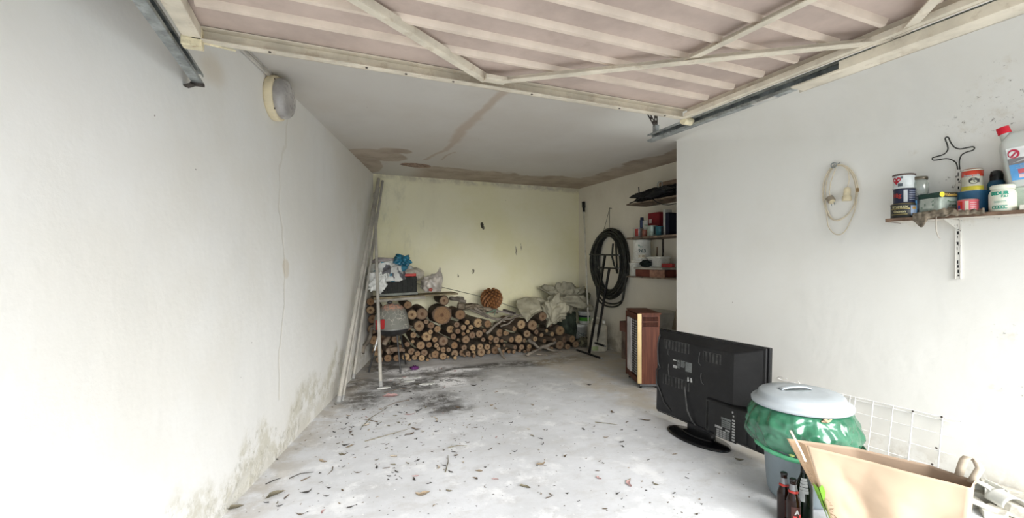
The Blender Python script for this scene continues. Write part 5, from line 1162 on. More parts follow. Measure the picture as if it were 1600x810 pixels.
def handle(P, w_, lab, hm=None):
    m_ = MB(); P = [Vector(p) - o3 for p in P]; fr = []
    for i, p in enumerate(P):
        t = (P[min(i + 1, len(P) - 1)] - P[max(i - 1, 0)]).normalized(); fr.append(t)
    wdir = Vector((w_[0], w_[1], w_[2])); vs = []
    for p in P: vs += [p - wdir, p + wdir]
    m_.add(vs, [(2 * i, 2 * i + 1, 2 * i + 3, 2 * i + 2) for i in range(len(P) - 1)], 0, True); return m_.build('handle', hm or plain('pale_paper_tape', (.60, .51, .40), .75), pg, solid=.002)
hz = HB
def hp3(px, py, X): return at_x(px, py, X)
handle([at_x(1259, 722, 1.972), at_x(1252, 706, 1.970), at_x(1244, 690, 1.967), at_x(1235, 673, 1.96)], (.0045, -.0022, 0), '')
Hn = [(1498, 744, 2.265), (1502, 730, 2.27), (1506, 719, 2.275), (1512, 714, 2.28), (1520, 716, 2.285), (1527, 724, 2.285), (1531, 733, 2.28), (1524, 744, 2.262), (1517, 755, 2.25)]
handle([at_x(*q) for q in Hn], (.002, -.013, .000), '')
# ------------------------------------------------------------------ rubble and white plastic at the wall foot
M_RUB = plain('plaster_rubble', (.62, .59, .52), .9, 0, .18, 14, .5, 30, dirt=(.30, .26, .2, .6)); rr = random.Random(21)
def shard(p, d, rz, lab, mat=M_RUB, rx=0):
    m_ = MB(); n = rr.randrange(5, 8); poly = [(d[0] / 2 * rr.uniform(.7, 1.1) * math.cos(2 * math.pi * i / n), d[1] / 2 * rr.uniform(.7, 1.1) * math.sin(2 * math.pi * i / n)) for i in range(n)]
    m_.prism(poly, 0, d[2], rot(x=rx)); o = m_.build('plaster_shard', mat, loc=p, bevel=.004); o.rotation_euler = (0, 0, rz); return tag(o, lab, 'rubble', 'plaster shards at the wall foot')
def wf(px, py, off, z=0): p = at_r(px, py, off); return Vector((rw(p.y) - off, p.y, z))
shard(wf(1530, 768, .10), (.20, .34, .05), .2, 'largest broken plaster slab behind the paper bag')
shard(wf(1575, 782, .09), (.16, .30, .075), -.3, 'thick plaster slab against the wall at the right edge')
shard(wf(1512, 790, .26), (.14, .16, .03), .8, 'flat plaster shard just right of the paper bag')
shard(wf(1550, 806, .30), (.12, .18, .03), 1.8, 'flat plaster shard in front of the white plastic piece')
shard(wf(1592, 806, .2), (.12, .20, .06), .4, 'grey plaster lump at the lower right corner', M_RUB, .2)
shard(wf(1490, 757, .09), (.12, .16, .04), 1.2, 'small plaster shard showing behind the bag handle')
wpz = wf(1560, 785, .20); o = thing('white_gutter_piece', 'broken white plastic channel piece lying on the plaster rubble', 'plastic piece', wpz + Vector((0, 0, .055)), math.radians(60))
M_WP = plain('yellowed_white_pvc', (.76, .75, .70), .4, 0, .06, 9, .05)
m_ = MB(); m_.grid(14, 8, lambda u, v: Vector((-.09 + .10 * v, .055 * math.cos(math.pi * u), .05 * math.sin(math.pi * u))), 0); m_.build('curved_channel', M_WP, o, solid=.004)
m_ = MB(); m_.box((.07, 0, .035), (.13, .10, .004), rot(x=.25)); m_.box((.07, -.05, .02), (.13, .004, .05)); m_.box((.02, .0, .02), (.004, .09, .05)); m_.box((.11, .0, .012), (.004, .09, .04)); m_.build('flange', M_WP, o)
m_ = MB(); m_.bar(wf(1505, 783, .30, .045), wf(1560, 800, .30, .03), .05, .008); tag(m_.build('white_strip', M_WP), 'flat white plastic strip lying among the plaster shards', 'plastic strip')
# ------------------------------------------------------------------ extension cord on the wall
ch = at_r(1306, 259); cd = thing('lamp_cord', 'cream flex coil with plug and lamp socket hanging on a wall hook', 'cord', M=wframe(ch, RX))
M_CORD = plain('cream_flex', (.66, .58, .44), .5, 0, .08, 20, .05)
def lcr(px, py, z=.02): p = at_r(px, py, z); return Vector((-(p.y - ch.y) / math.cos(RANG), p.z - ch.z, z))
loops = [[(1300, 262), (1289, 280), (1286, 305), (1289, 325), (1296, 340), (1308, 345), (1322, 338), (1333, 322), (1337, 300), (1334, 280), (1325, 265), (1313, 259)],
         [(1301, 263), (1292, 280), (1289, 308), (1292, 328), (1300, 342), (1310, 344), (1324, 335), (1336, 318), (1340, 295), (1336, 276), (1326, 263), (1314, 258)],
         [(1299, 261), (1287, 282), (1285, 308), (1291, 334), (1293, 352), (1301, 364), (1311, 367), (1320, 361), (1328, 346), (1336, 325), (1338, 298), (1331, 272), (1316, 259)]]
for i, lp in enumerate(loops):
    P = [lcr(x, y, .012 + .007 * i) for x, y in lp]; Q = []
    n = len(P)
    for j in range(n):
        for t in (0, .25, .5, .75):
            p0, p1, p2, p3 = P[j - 1], P[j], P[(j + 1) % n], P[(j + 2) % n]
            Q.append(.5 * (2 * p1 + (p2 - p0) * t + (2 * p0 - 5 * p1 + 4 * p2 - p3) * t * t + (3 * p1 - p0 - 3 * p2 + p3) * t ** 3))
    m_ = MB(); m_.tube(Q, .0036, 6, closed=True); m_.build('loop', M_CORD, cd)
m_ = MB(); m_.tube([lcr(1305, 263, .03), lcr(1297, 285, .034), lcr(1295, 300, .034), lcr(1297, 310, .034)], .0036, 6); m_.build('cord_end', M_CORD, cd)
m_ = MB(); m_.tube([lcr(1316, 258, .03), lcr(1325, 268, .034), lcr(1326, 282, .034), lcr(1323, 294, .034)], .0036, 6); m_.build('cord_end', M_CORD, cd)
a, b = lcr(1323, 293, .034), lcr(1322, 314, .034); m_ = MB(); d = (b - a); m_.tube([a, a + d * .08, a + d * .55, a + d * .62, a + d * .66, b], [.008, .019, .021, .021, .026, .027], 20); m_.build('lamp_socket', M_IVORY, cd)
a = lcr(1298, 312, .036); m_ = MB(); m_.cyl(a + Vector((-.012, .014, 0)), a + Vector((.006, -.012, .006)), .024, n=20); pgm = m_.build('plug', plain('brown_grey_plug', (.30, .25, .19), .5), cd)
m_ = MB(); m_.cyl(a + Vector((.004, -.010, .006)), a + Vector((.012, -.024, .009)), .017, n=18); m_.build('plug_face', M_IVORY, pgm)
m_ = MB()
for s_ in (-1, 1): q = a + Vector((.012 + s_ * .009, -.024 + s_ * .002, .009)); m_.cyl(q, q + Vector((.006, -.019, .004)), .0025, n=8)
m_.build('pins', M_GALV, pgm)
m_ = MB(); m_.tube([(.018 * math.cos(t) , .018 * math.sin(t), .028) for t in [i * 6.283 / 20 for i in range(20)]], .003, 6, closed=True); m_.tube([(.010 * math.cos(t) - .002, .012 * math.sin(t), .034) for t in [i * 6.283 / 14 for i in range(14)]], .0025, 6, closed=True); m_.cyl((.0, .0, 0), (0, 0, .03), .004, n=8); m_.bar((.012, -.005, .03), (.036, .012, .02), .005, .004); m_.build('hook', M_GALV, cd)
m_ = MB(); q = lcr(1339, 297, .03); m_.box(q, (.012, .025, .012)); m_.build('clip', plain('brown_clip', (.3, .2, .1), .6), cd)
# ------------------------------------------------------------------ shelf on the near right wall
ZS = 1.515                                  # underside of the board
lf = at_r(1378, 347, .205)
def SX(y): return -(y - 1.0) / math.cos(RANG)
sh = thing('wall_shelf', 'board shelf crowded with tins and jars on the near right wall', 'shelf', M=wframe((rw(1.0), 1.0, 0), RX))
xL = -(lf.y - 1.0) / math.cos(RANG) + .0; 
M_BRD = plain('shelf_edge_wood', (.20, .13, .09), .8, 0, .2, 15, .2, 40); M_UND = plain('painted_board', (.70, .66, .60), .8, 0, .08, 9, .3, 30, dirt=(.3, .24, .18, .5))
m_ = MB(); m_.box((xL + .60, ZS + .010, .105), (1.20, .0155, .20)); m_.build('board', M_UND, sh)
m_ = MB(); m_.box((xL + .60, ZS + .010, .207), (1.20, .02, .004)); m_.box((xL - .002, ZS + .01, .105), (.004, .02, .20)); m_.box((xL + .60, ZS + .0185, .105), (1.20, .002, .20)); m_.build('board_edge', M_BRD, sh)
bxp = at_r(1498, 300, 0); bx = -(bxp.y - 1.0) / math.cos(RANG)
zb, zt_ = at_r(1498, 436).z, at_r(1498, 263).z
m = NT('chipped_white_metal'); c = m.mix(m.step(m.noise(28, 5, .75), .60, .65), (.72, .70, .65), (.06, .05, .045)); M_CHW = m.out(c, .5, 0, m.bump(m.noise(28, 5), .2, .003))
m_ = MB(); m_.box((bx, (zb + zt_) / 2, .010), (.023, zt_ - zb, .004))
for s_ in (-1, 1): m_.box((bx + s_ * .0105, (zb + zt_) / 2, .007), (.003, zt_ - zb, .014))
up = m_.build('slotted_upright', M_CHW, sh)
m_ = MB(); y = zb + .02
rs_ = random.Random(2)
while y < zt_ - .02: m_.box((bx + rs_.uniform(-.003, .003), y, .0125), (rs_.uniform(.003, .008), rs_.uniform(.008, .024), .0012)); y += rs_.uniform(.02, .05)
m_.build('slots', M_LBK, up)
m_ = MB(); m_.add([(bx - .004, ZS, .008), (bx + .004, ZS, .008), (bx + .004, ZS, .19), (bx - .004, ZS, .19), (bx - .004, ZS - .055, .008), (bx + .004, ZS - .055, .008), (bx + .004, ZS - .006, .19), (bx - .004, ZS - .006, .19)],
   [(0, 1, 2, 3), (4, 7, 6, 5), (0, 4, 5, 1), (2, 6, 7, 3), (0, 3, 7, 4), (1, 5, 6, 2)]); m_.build('bracket_arm', M_CHW, sh)
TOP = ZS + .0197
def sp(px, off, z=TOP):        # a place on the board under pixel column px, off metres from the wall
    p = at_r(px, 320, off); return Vector((p.x, p.y, z))
def vis(p): return math.atan2(-p.y, -p.x)       # heading from the thing towards the doorway
def shtin(nm, lab, px, off, z, r, h, col, **k): return tin(nm, lab, sp(px, off, z), r, h, col, **k)
P_ = sp(1412, .145); AV = vis(P_)
t1 = shtin('black_gold_tin', 'low black tin with gold lettering, bottom of the stack of three tins', 1412.5, .145, TOP, .062, .083, (.02, .02, .018), lidcol=(.25, .2, .1))
m_ = MB(); patch_cyl(m_, .0625, AV - 1.1, AV + .45, .052, .056); patch_cyl(m_, .0625, AV - 1.1, AV + .25, .020, .023); m_.build('gold_line', plain('gold_ink', (.45, .36, .14), .4, .4), t1)
m_ = MB(); text_cyl(m_, 'TITANLUX', .017, .0628, AV - .35, .064, bold=.0006); text_cyl(m_, 'Oxiron', .02, .0628, AV - .35, .037, bold=.0006); m_.build('gold_lettering', plain('gold_ink2', (.55, .50, .28), .4), t1)
m_ = MB(); patch_cyl(m_, .0627, AV + .50, AV + 1.15, .012, .072); lb = m_.build('pale_blue_label', plain('pale_blue_label', (.30, .38, .52), .5), t1)
m_ = MB(); patch_cyl(m_, .0634, AV + .62, AV + 1.0, .050, .064); m_.build('orange_mark', plain('orange_mark', (.5, .3, .08), .5), lb)
z2 = TOP + .0885
t2 = shtin('navy_tin', 'navy blue tin with red lettering, middle of the stack of three tins', 1414, .145, z2, .054, .082, (.012, .018, .05), lidcol=(.1, .1, .12))
m_ = MB(); text_cyl(m_, 'Hig', .034, .0545, AV - .75, .045, bold=.001); m_.build('red_lettering', plain('red_ink', (.45, .05, .04), .5), t2)
m_ = MB(); patch_cyl(m_, .0545, AV - .12, AV + .22, .006, .078); m_.build('white_stripe', plain('white_stripe', (.5, .52, .54), .4), t2)
m_ = MB()
for i in range(6): patch_cyl(m_, .0545, AV + .36, AV + .95, .016 + i * .010, .019 + i * .010)
m_.build('small_print', plain('grey_ink', (.22, .25, .34), .5), t2)
z3 = z2 + .0875
t3 = shtin('white_heart_tin', 'white tin with a red heart-like print, top of the stack of three tins', 1412.5, .145, z3, .052, .084, (.62, .66, .66), lidcol=(.3, .3, .3))
m_ = MB(); rr_ = .0528; vs = []
for i in range(24):
    t = 2 * math.pi * i / 24; x = .024 * math.sin(t) ** 3 * 1.0; y = .0016 * (13 * math.cos(t) - 5 * math.cos(2 * t) - 2 * math.cos(3 * t) - math.cos(4 * t)); a = AV - .72 + x / rr_; vs.append((rr_ * math.cos(a), rr_ * math.sin(a), .048 + y))
vs.append((rr_ * math.cos(AV - .72), rr_ * math.sin(AV - .72), .048)); m_.add(vs, [(i, (i + 1) % 24, 24) for i in range(24)]); m_.build('red_heart', plain('heart_red', (.50, .02, .04), .5), t3)
m_ = MB(); patch_cyl(m_, .0525, AV - .30, AV - .08, .058, .070); patch_cyl(m_, .0525, AV - .55, AV - .1, .012, .030); m_.build('dark_print', plain('dark_ink', (.10, .12, .14), .5), t3)
lathe_thing(t3, 'rim', [(.0525, .076), (.0545, .078), (.0545, .085), (.052, .085)], plain('dark_rim', (.12, .08, .07), .4, .4))
# spray can + jar on it
t4 = shtin('blue_metallic_can', 'dark can with a shiny blue print between the tin stack and the carton', 1432.5, .12, TOP, .036, .125, (.015, .02, .03), rough=.25); m_ = MB(); patch_cyl(m_, .0365, AV - .55, AV + .0, .01, .10); m_.build('blue_print', plain('blue_foil', (.06, .22, .42), .25, .4), t4)
gj = NT('clear_glass'); M_GLS = gj.out((.80, .84, .80), .06, 0, None, Transmission_Weight=.85, IOR=1.45)
js = sp(1437, .115, TOP + .127); j = thing('glass_jar', 'empty glass jar with a dark tin lid standing up behind the tins', 'jar', js); jr = .042
lathe_thing(j, 'glass', [(0, .003), (jr * .92, 0), (jr, .006), (jr, .070), (jr * .93, .082), (jr * .8, .088), (jr * .8, .1), (jr * .74, .1), (jr * .74, .088), (jr * .88, .08), (jr * .94, .07), (jr * .94, .008), (0, .006)], M_GLS, 36)
lathe_thing(j, 'lid', [(jr * .86, .094), (jr * .9, .096), (jr * .9, .11), (jr * .84, .113), (0, .112)], plain('dark_tin_lid', (.13, .11, .08), .35, .5), 36)
# rectangular tin
bt = sp(1466, .125); rt = thing('paint_carton_tin', 'square pale green tin with dark lid and a yellow sun badge', 'tin', bt, AV + math.radians(45))
w2, d2_, h2_ = .125, .115, .128
m_ = MB(); rbox(m_, 0, 0, [(w2 / 2, d2_ / 2, 0), (w2 / 2, d2_ / 2, h2_)], 32, .16); m_.build('body', plain('pale_green_tin', (.42, .48, .42), .45, 0, .12, 30, .1), rt)
m_ = MB(); rbox(m_, 0, 0, [(w2 / 2 + .003, d2_ / 2 + .003, h2_ - .026), (w2 / 2 + .004, d2_ / 2 + .004, h2_), (w2 / 2, d2_ / 2, h2_ + .003)], 32, .16); lidt = m_.build('lid', plain('dark_green_lid', (.03, .07, .055), .4), rt)
FX = T(0, -d2_ / 2 - .0048, 0) @ rot(x=math.pi / 2)
FR_ = rot(z=math.pi / 2) @ T(0, -w2 / 2 - .0048, 0) @ rot(x=math.pi / 2)
m_ = MB(); m_.box((.0, h2_ - .013, -.0006), (.112, .024, .001), FR_); m_.build('dark_band', plain('brown_black_band', (.045, .03, .015), .5), lidt)
m_ = MB(); text_on(m_, 'Valentine', .022, FR_ @ T(.008, h2_ - .014, .0005), bold=.0005); m_.build('gold_lettering', plain('gold_ink3', (.55, .36, .08), .5), lidt)
m_ = MB(); m_.lathe([(.015, 0), (.015, .001)], 16, FR_ @ T(-.050, h2_ - .012, .0), fn=lambda a, z: 1 + .08 * math.cos(8 * a)); m_.build('yellow_badge', plain('yellow_badge', (.85, .70, .05), .5), lidt)
m_ = MB(); m_.box((-.01, .075, -.0045), (.075, .06, .001), FX); m_.build('paper_label', plain('pale_paper', (.52, .56, .50), .6), rt)
m_ = MB(); rr = random.Random(4)
for i in range(10): m_.box((rr.uniform(-.045, .03), rr.uniform(.02, .095), -.0035), (rr.uniform(.004, .01), rr.uniform(.004, .016), .001), FX)
m_.build('faded_print', plain('faded_green_print', (.25, .32, .26), .6), rt)
m_ = MB(); text_on(m_, 'Pintura', .018, FR_ @ T(.012, .078, -.0035)); text_on(m_, 'al agua', .016, FR_ @ T(.016, .058, -.0035)); m_.box((.02, .030, -.0042), (.05, .022, .001), FR_); m_.build('green_print', plain('green_print3', (.10, .17, .10), .6), rt)
# blue tub, red-yellow tin on top, small red tin in front
tb3 = shtin('blue_plastic_tub', 'round blue plastic tub under the red and yellow tin', 1522, .085, TOP, .066, .125, (.02, .10, .20)); AV2 = vis(sp(1515, .1))
t6 = tin('red_yellow_tin', 'tall red, white and yellow tin standing on the blue tub', sp(1519.5, .085, TOP + .126), .043, .120, (.58, .56, .46), lidcol=(.35, .1, .05))
lathe_thing(t6, 'red_band', [(.0435, .080), (.0436, .114), (.043, .114)], plain('tin_red', (.62, .06, .03), .4), cap=False); lathe_thing(t6, 'yellow_band', [(.0435, .004), (.0436, .028), (.043, .028)], plain('tin_yellow', (.70, .60, .06), .4), cap=False)
m_ = MB(); text_cyl(m_, 'Supercola', .017, .0439, AV2 - .1, .086, bold=.0008); m_.build('white_lettering', M_LBW, t6)
m_ = MB(); patch_cyl(m_, .0438, AV2 - .15, AV2 + .65, .046, .066); vs = []
for i in range(20): t = 6.283 * i / 20; a = AV2 + .1 + .020 * math.cos(t) / .0437; vs.append((.0445 * math.cos(a), .0445 * math.sin(a), .056 + .017 * math.sin(t)))
m_.add(vs, [tuple(range(20))]); m_.build('black_emblem', plain('emblem_black', (.03, .03, .03), .5), t6)
m_ = MB(); vs = []
for i in range(20): t = 6.283 * i / 20; a = AV2 + .1 + .013 * math.cos(t) / .0437; vs.append((.0452 * math.cos(a), .0452 * math.sin(a), .051 + .009 * math.sin(t)))
m_.add(vs, [tuple(range(20))]); m_.build('emblem_centre', plain('emblem_cream', (.55, .55, .42), .5), t6)
AV3 = vis(sp(1512, .16))
t7 = tin('small_red_tin', 'small pink-red tin in front of the blue tub', sp(1512.5, .165), .041, .074, (.62, .12, .14), lidcol=(.4, .35, .33))
m_ = MB(); patch_cyl(m_, .0415, AV3 - 1.15, AV3 - .55, .008, .066); m_.build('bright_red_panel', plain('bright_red', (.60, .03, .02), .45), t7)
m_ = MB(); patch_cyl(m_, .0415, AV3 - .30, AV3 + .05, .006, .068); m_.build('cream_panel', plain('cream_panel', (.66, .60, .48), .5), t7)
m_ = MB(); patch_cyl(m_, .0421, AV3 - 1.08, AV3 - .78, .028, .046); m_.build('blue_badge', plain('blue_badge', (.05, .05, .30), .5), t7)
m_ = MB(); patch_cyl(m_, .0421, AV3 - 1.05, AV3 - .62, .008, .026); 
for i in range(5): patch_cyl(m_, .0415, AV3 + .18, AV3 + .85, .012 + i * .011, .0145 + i * .011)
m_.build('pale_print', plain('pale_pink_print', (.66, .50, .52), .5), t7)
# dark blue bottle, white jar, canister
AV4 = vis(sp(1560, .1)); b4 = sp(1557, .06); ob = thing('blue_bottle', 'dark blue bottle with a wide black cap behind the white jar', 'bottle', b4); r4 = .034
lathe_thing(ob, 'body', [(0, 0), (r4, 0), (r4 + .002, .01), (r4 + .002, .155), (r4 - .004, .172), (r4 - .012, .18)], plain('deep_blue_plastic', (.01, .07, .13), .35))
lathe_thing(ob, 'cap', [(.026, .174), (.026, .205), (.022, .225), (.010, .232), (0, .233)], M_BCAP)
jb = sp(1566.5, .15); ja = thing('white_jar', 'squat white jar with bold green print at the front of the shelf', 'jar', jb); rj = .050; AV5 = vis(jb)
M_JW = plain('cream_white_plastic', (.72, .73, .62), .4, 0, .05, 8, .04, 30, Subsurface_Weight=.1)
lathe_thing(ja, 'body', [(0, 0), (rj - .004, 0), (rj, .005), (rj + .001, .09), (rj - .003, .105), (rj - .010, .113), (rj - .011, .12)], M_JW, 40)
lathe_thing(ja, 'lid', [(rj - .007, .114), (rj - .004, .117), (rj - .004, .133), (rj - .010, .138), (0, .138)], M_JW, 40)
M_GI = plain('jar_green_ink', (.02, .30, .20), .5)
m_ = MB(); text_cyl(m_, 'BIDUR', .023, rj + .001, AV5 - .22, .092, bold=.0013); text_cyl(m_, 'F.2.1', .014, rj + .001, AV5 + .16, .076, bold=.0007)
for i in range(2): patch_cyl(m_, rj + .0005, AV5 - .65, AV5 + .25, .046 + i * .006, .0475 + i * .006)
m_.build('green_lettering', M_GI, ja)
m_ = MB()
for i, a0 in enumerate((-.62, -.38, -.16, .04, .24)):
    a = AV5 + a0; vs = []
    for k in range(16): t = .9 + 4.5 * k / 15; vs += [((rj + .002) * math.cos(a + rr_2 * math.cos(t) / rj), (rj + .002) * math.sin(a + rr_2 * math.cos(t) / rj), .022 + rr_2 * math.sin(t)) for rr_2 in (.0052, .0088)]
    m_.add(vs, [(2 * k, 2 * k + 1, 2 * k + 3, 2 * k + 2) for k in range(15)])
m_.build('green_symbols', M_GI, ja)
tg = tub('pale_green_tub', 'pale translucent tub carrying the red-capped canister', sp(1594, .075), .062, .066, .118, plain('pale_green_plastic', (.46, .54, .44), .4))
bx2 = sp(1604, .165); boxthing('small_white_box', 'small white box at the right edge of the shelf', 'box', bx2, (.05, .05, .026), plain('white_box_card', (.68, .66, .58), .6), AV5)
cn = sp(1590.5, .085, TOP + .1195); ca = thing('red_capped_canister', 'translucent canister with red cap and printed car-care label on the shelf', 'canister', M=T(cn) @ rot(z=vis(cn) + math.pi / 2 + math.radians(6)) @ rot(y=math.radians(-8)))
# origin at left bottom edge of the canister
CW, CH, CD = .19, .325, .10
m_ = MB(); rbox(m_, .06, 0, [(CW / 2 - .008, CD / 2 - .008, 0), (CW / 2, CD / 2, .01), (CW / 2, CD / 2, CH * .66), (CW / 2 - .006, CD / 2 - .01, CH * .76), (CW / 2 - .03, CD / 2 - .022, CH * .86), (.05, .022, CH * .90)], 40, .3)
M_CAN = NT('cloudy_plastic').out((.60, .62, .58), .3, 0, None, Transmission_Weight=.15, Subsurface_Weight=.2); m_.build('body', M_CAN, ca)
m_ = MB(); m_.cyl((.0, 0, CH * .74), (-.005, 0, CH * .93), .022, .020, n=20); m_.build('neck', M_CAN, ca)
m_ = MB(); m_.cyl((-.004, 0, CH * .91), (-.009, 0, CH * 1.02), .026, .025, n=24); m_.build('red_cap', plain('cap_red', (.62, .01, .03), .35), ca, bevel=.002)
LM = T(.062, -CD / 2 - .0018, .022) @ rot(x=math.pi / 2) @ Matrix.Diagonal((1, 1.12, 1, 1))
def lp(mats_, *it, nm='label', par=None):
    m_ = MB()
    for (x0, y0, x1, y1, z, mt) in it: m_.box(((x0 + x1) / 2, (y0 + y1) / 2, z), (x1 - x0, y1 - y0, .0006), LM, mt)
    return m_.build(nm, mats_, par or ca)
lb = lp([plain('lbl_white', (.74, .74, .72), .5), plain('lbl_blue', (.10, .32, .62), .5), plain('lbl_grey', (.20, .19, .19), .5), plain('lbl_red', (.55, .10, .12), .5), plain('lbl_pink', (.70, .50, .50), .5)],
   (-.082, .015, .085, .165, 0, 0), (-.082, .015, .085, .088, .0007, 1), (-.082, .088, .085, .116, .0007, 2), (-.055, .044, .0, .064, .0012, 3), (.004, .044, .06, .064, .0012, 3), (-.055, .024, .06, .040, .0012, 4))
m_ = MB(); m_.lathe([(.021, 0), (.021, .0006)], 28, LM @ T(-.058, .137, .001), mat=0); m_.lathe([(.014, .0), (.014, .0006)], 24, LM @ T(-.061, .135, .0018), mat=1)
m_.prism([(-.012, -.008), (-.002, .0), (.008, .010), (.012, .004), (.004, -.004), (-.004, -.012)], 0, .0006, LM @ T(-.060, .135, .0026), 0); m_.build('round_emblem', [plain('emblem_red', (.50, .02, .06), .5), plain('emblem_white', (.78, .78, .76), .5)], lb)
m_ = MB(); text_on(m_, 'Limpia-', .017, LM @ T(.005, .150, .001), bold=.0004, align='LEFT'); text_on(m_, 'parabrisas', .015, LM @ T(.005, .133, .001), bold=.0003, align='LEFT'); text_on(m_, '-20', .02, LM @ T(.05, .075, .0016), mat=1, bold=.0006)
for i in range(4): m_.box((-.035 + .01 * (i % 2), .068 + i * .005, .0016), (.05 - .01 * (i % 2), .0014, .0004), LM, 1)
m_.prism([(-.05, .0), (-.01, .012), (.05, .014), (.075, .004), (.05, .0), (.02, .006), (-.01, .004)], .001, .0016, LM @ T(-.02, .095, 0), 1); m_.build('lettering', [plain('violet_ink', (.14, .06, .30), .5), M_LBW], lb)
# rag and hanging strip, wire star
m_ = MB(); M_RAG = plain('brown_rag', (.24, .20, .15), .9, 0, .25, 30, .6, 60)
def rag(u, v):
    px = 1426 + 112 * u; off = .225 - .085 * v; p = sp(px, off, TOP); q = Vector((u * 7, v * 2.5, 3))
    hgt = .010 + .014 * (1 - 2.2 * abs(mnoise.noise(q))) + .034 * math.exp(-((u - .42) / .2) ** 2) * v
    z = TOP + max(.004, hgt)
    if v < .30:
        k = (v / .30); p = sp(px, .226 + .01 * mnoise.noise(q * 2), TOP); z = TOP + .006 - (1 - k) * (.050 * math.exp(-((u - .12) / .09) ** 2) + .014 + .012 * mnoise.noise(q * 1.5))
    return Vector((p.x, p.y, z))
m_.grid(80, 24, rag); tag(m_.build('brown_rag', M_RAG, solid=.004), 'stiff brown rag lying along the front edge of the crowded shelf', 'rag')
m_ = MB(); pts = [at_r(1463, 338, .222), at_r(1462.5, 350, .222), at_r(1463, 362, .22), at_r(1466, 370, .22), at_r(1470, 374, .215)]; m_.tube(pts, [.004, .0045, .0045, .004, .0015], 6, flat=.5)
tag(m_.build('hanging_string', plain('pale_string', (.62, .56, .48), .8)), 'pale strip dangling from the front edge of the shelf', 'strip')
m_ = MB(); st_ = [(1496.5, 265), (1494, 255), (1487, 250), (1478, 248), (1466, 250), (1458, 250.5), (1457, 247), (1463, 245), (1475, 241), (1481, 234), (1480, 226), (1477, 218), (1478, 214.5), (1482, 215), (1485, 222), (1491, 230), (1500, 233), (1511, 231), (1520, 229.5), (1522.5, 231.5), (1520, 235), (1510, 238), (1502, 243), (1499, 252), (1499.5, 265)]
P = [at_r(x, y, .03) for x, y in st_]; Q = []
for j in range(len(P) - 1):
    p0, p1, p2, p3 = P[max(j - 1, 0)], P[j], P[j + 1], P[min(j + 2, len(P) - 1)]
    for t in (0, .33, .66): Q.append(.5 * (2 * p1 + (p2 - p0) * t + (2 * p0 - 5 * p1 + 4 * p2 - p3) * t * t + (3 * p1 - p0 - 3 * p2 + p3) * t ** 3))
Q.append(P[-1]); m_.tube(Q, .0034, 8); tag(m_.build('wire_star', plain('dark_wire', (.05, .05, .045), .4, .5)), 'three-pointed bent wire shape standing up above the slotted upright', 'wire')
# ------------------------------------------------------------------ litter on the floor
RL = random.Random(33)
LM_ = [plain('leaf_' + n, c, .85, 0, .25, 60, .3, 90) for n, c in (('brown', (.15, .115, .085)), ('dark', (.075, .07, .065)), ('tan', (.32, .255, .18)), ('pale', (.50, .44, .36)), ('pink', (.48, .31, .30)), ('olive', (.20, .18, .13)))]
def leafmesh(k, mat):
    r_ = random.Random(k); n = 7; cv = r_.uniform(.3, .9); w_ = r_.uniform(.16, .38); tw = r_.uniform(-.5, .5); m_ = MB(); vs = []
    for i in range(n):
        t = i / (n - 1); ww = (w_ * math.sin(math.pi * t) ** .8 + .01) * r_.uniform(.55, 1.15); x = t - .5; yb = .16 * math.sin(t * 3.4 + k) + r_.uniform(-.03, .03)
        lift = cv * (2 * t - 1) ** 2 * .25 + .015
        for s_ in (-1, 0, 1): vs.append((x, yb + s_ * ww * .5, lift + (abs(s_) * ww * cv * .8) + s_ * tw * ww * .3 * t + .03))
    zmin = min(v[2] for v in vs); vs = [(x, y, z - zmin) for x, y, z in vs]
    m_.add(vs, [(i * 3 + s_, i * 3 + 3 + s_, i * 3 + 4 + s_, i * 3 + 1 + s_) for i in range(n - 1) for s_ in (0, 1)], 0, True)
    return m_.mesh('dry_leaf', mat)
LMESH = {(k, c): leafmesh(k * 7 + c, LM_[c]) for k in range(5) for c in range(6)}
def leaf(px, py, s_, rz, c, lab=None, grp='dry leaves scattered on the floor', nm='dry_leaf', cat='leaf'):
    p = at_z(px, py, .0006); o = bpy.data.objects.new(nm, LMESH[(RL.randrange(5), c)]); C.objects.link(o); o.location = p; o.rotation_euler = (0, 0, rz); o.scale = (s_, s_ * 1.3, s_)
    zn = ('before the woodpile' if py < 610 else 'near the poles' if px < 560 and py < 680 else 'on the lower left floor' if px < 560 else 'left of the floor centre' if px < 700 else 'on the bare middle floor' if px < 900 else 'left of the television')
    return tag(o, lab or [q + zn for q in ['brown curled dry leaf among the litter on the floor', 'dark dry leaf fragment among the litter on the floor', 'tan dry leaf among the litter on the floor', 'pale bleached leaf among the litter on the floor', 'pinkish fallen petal among the litter on the floor', 'olive dry leaf among the litter on the floor']][c].replace('on the floor', '').replace('among the litter', 'in the litter'), cat, grp)
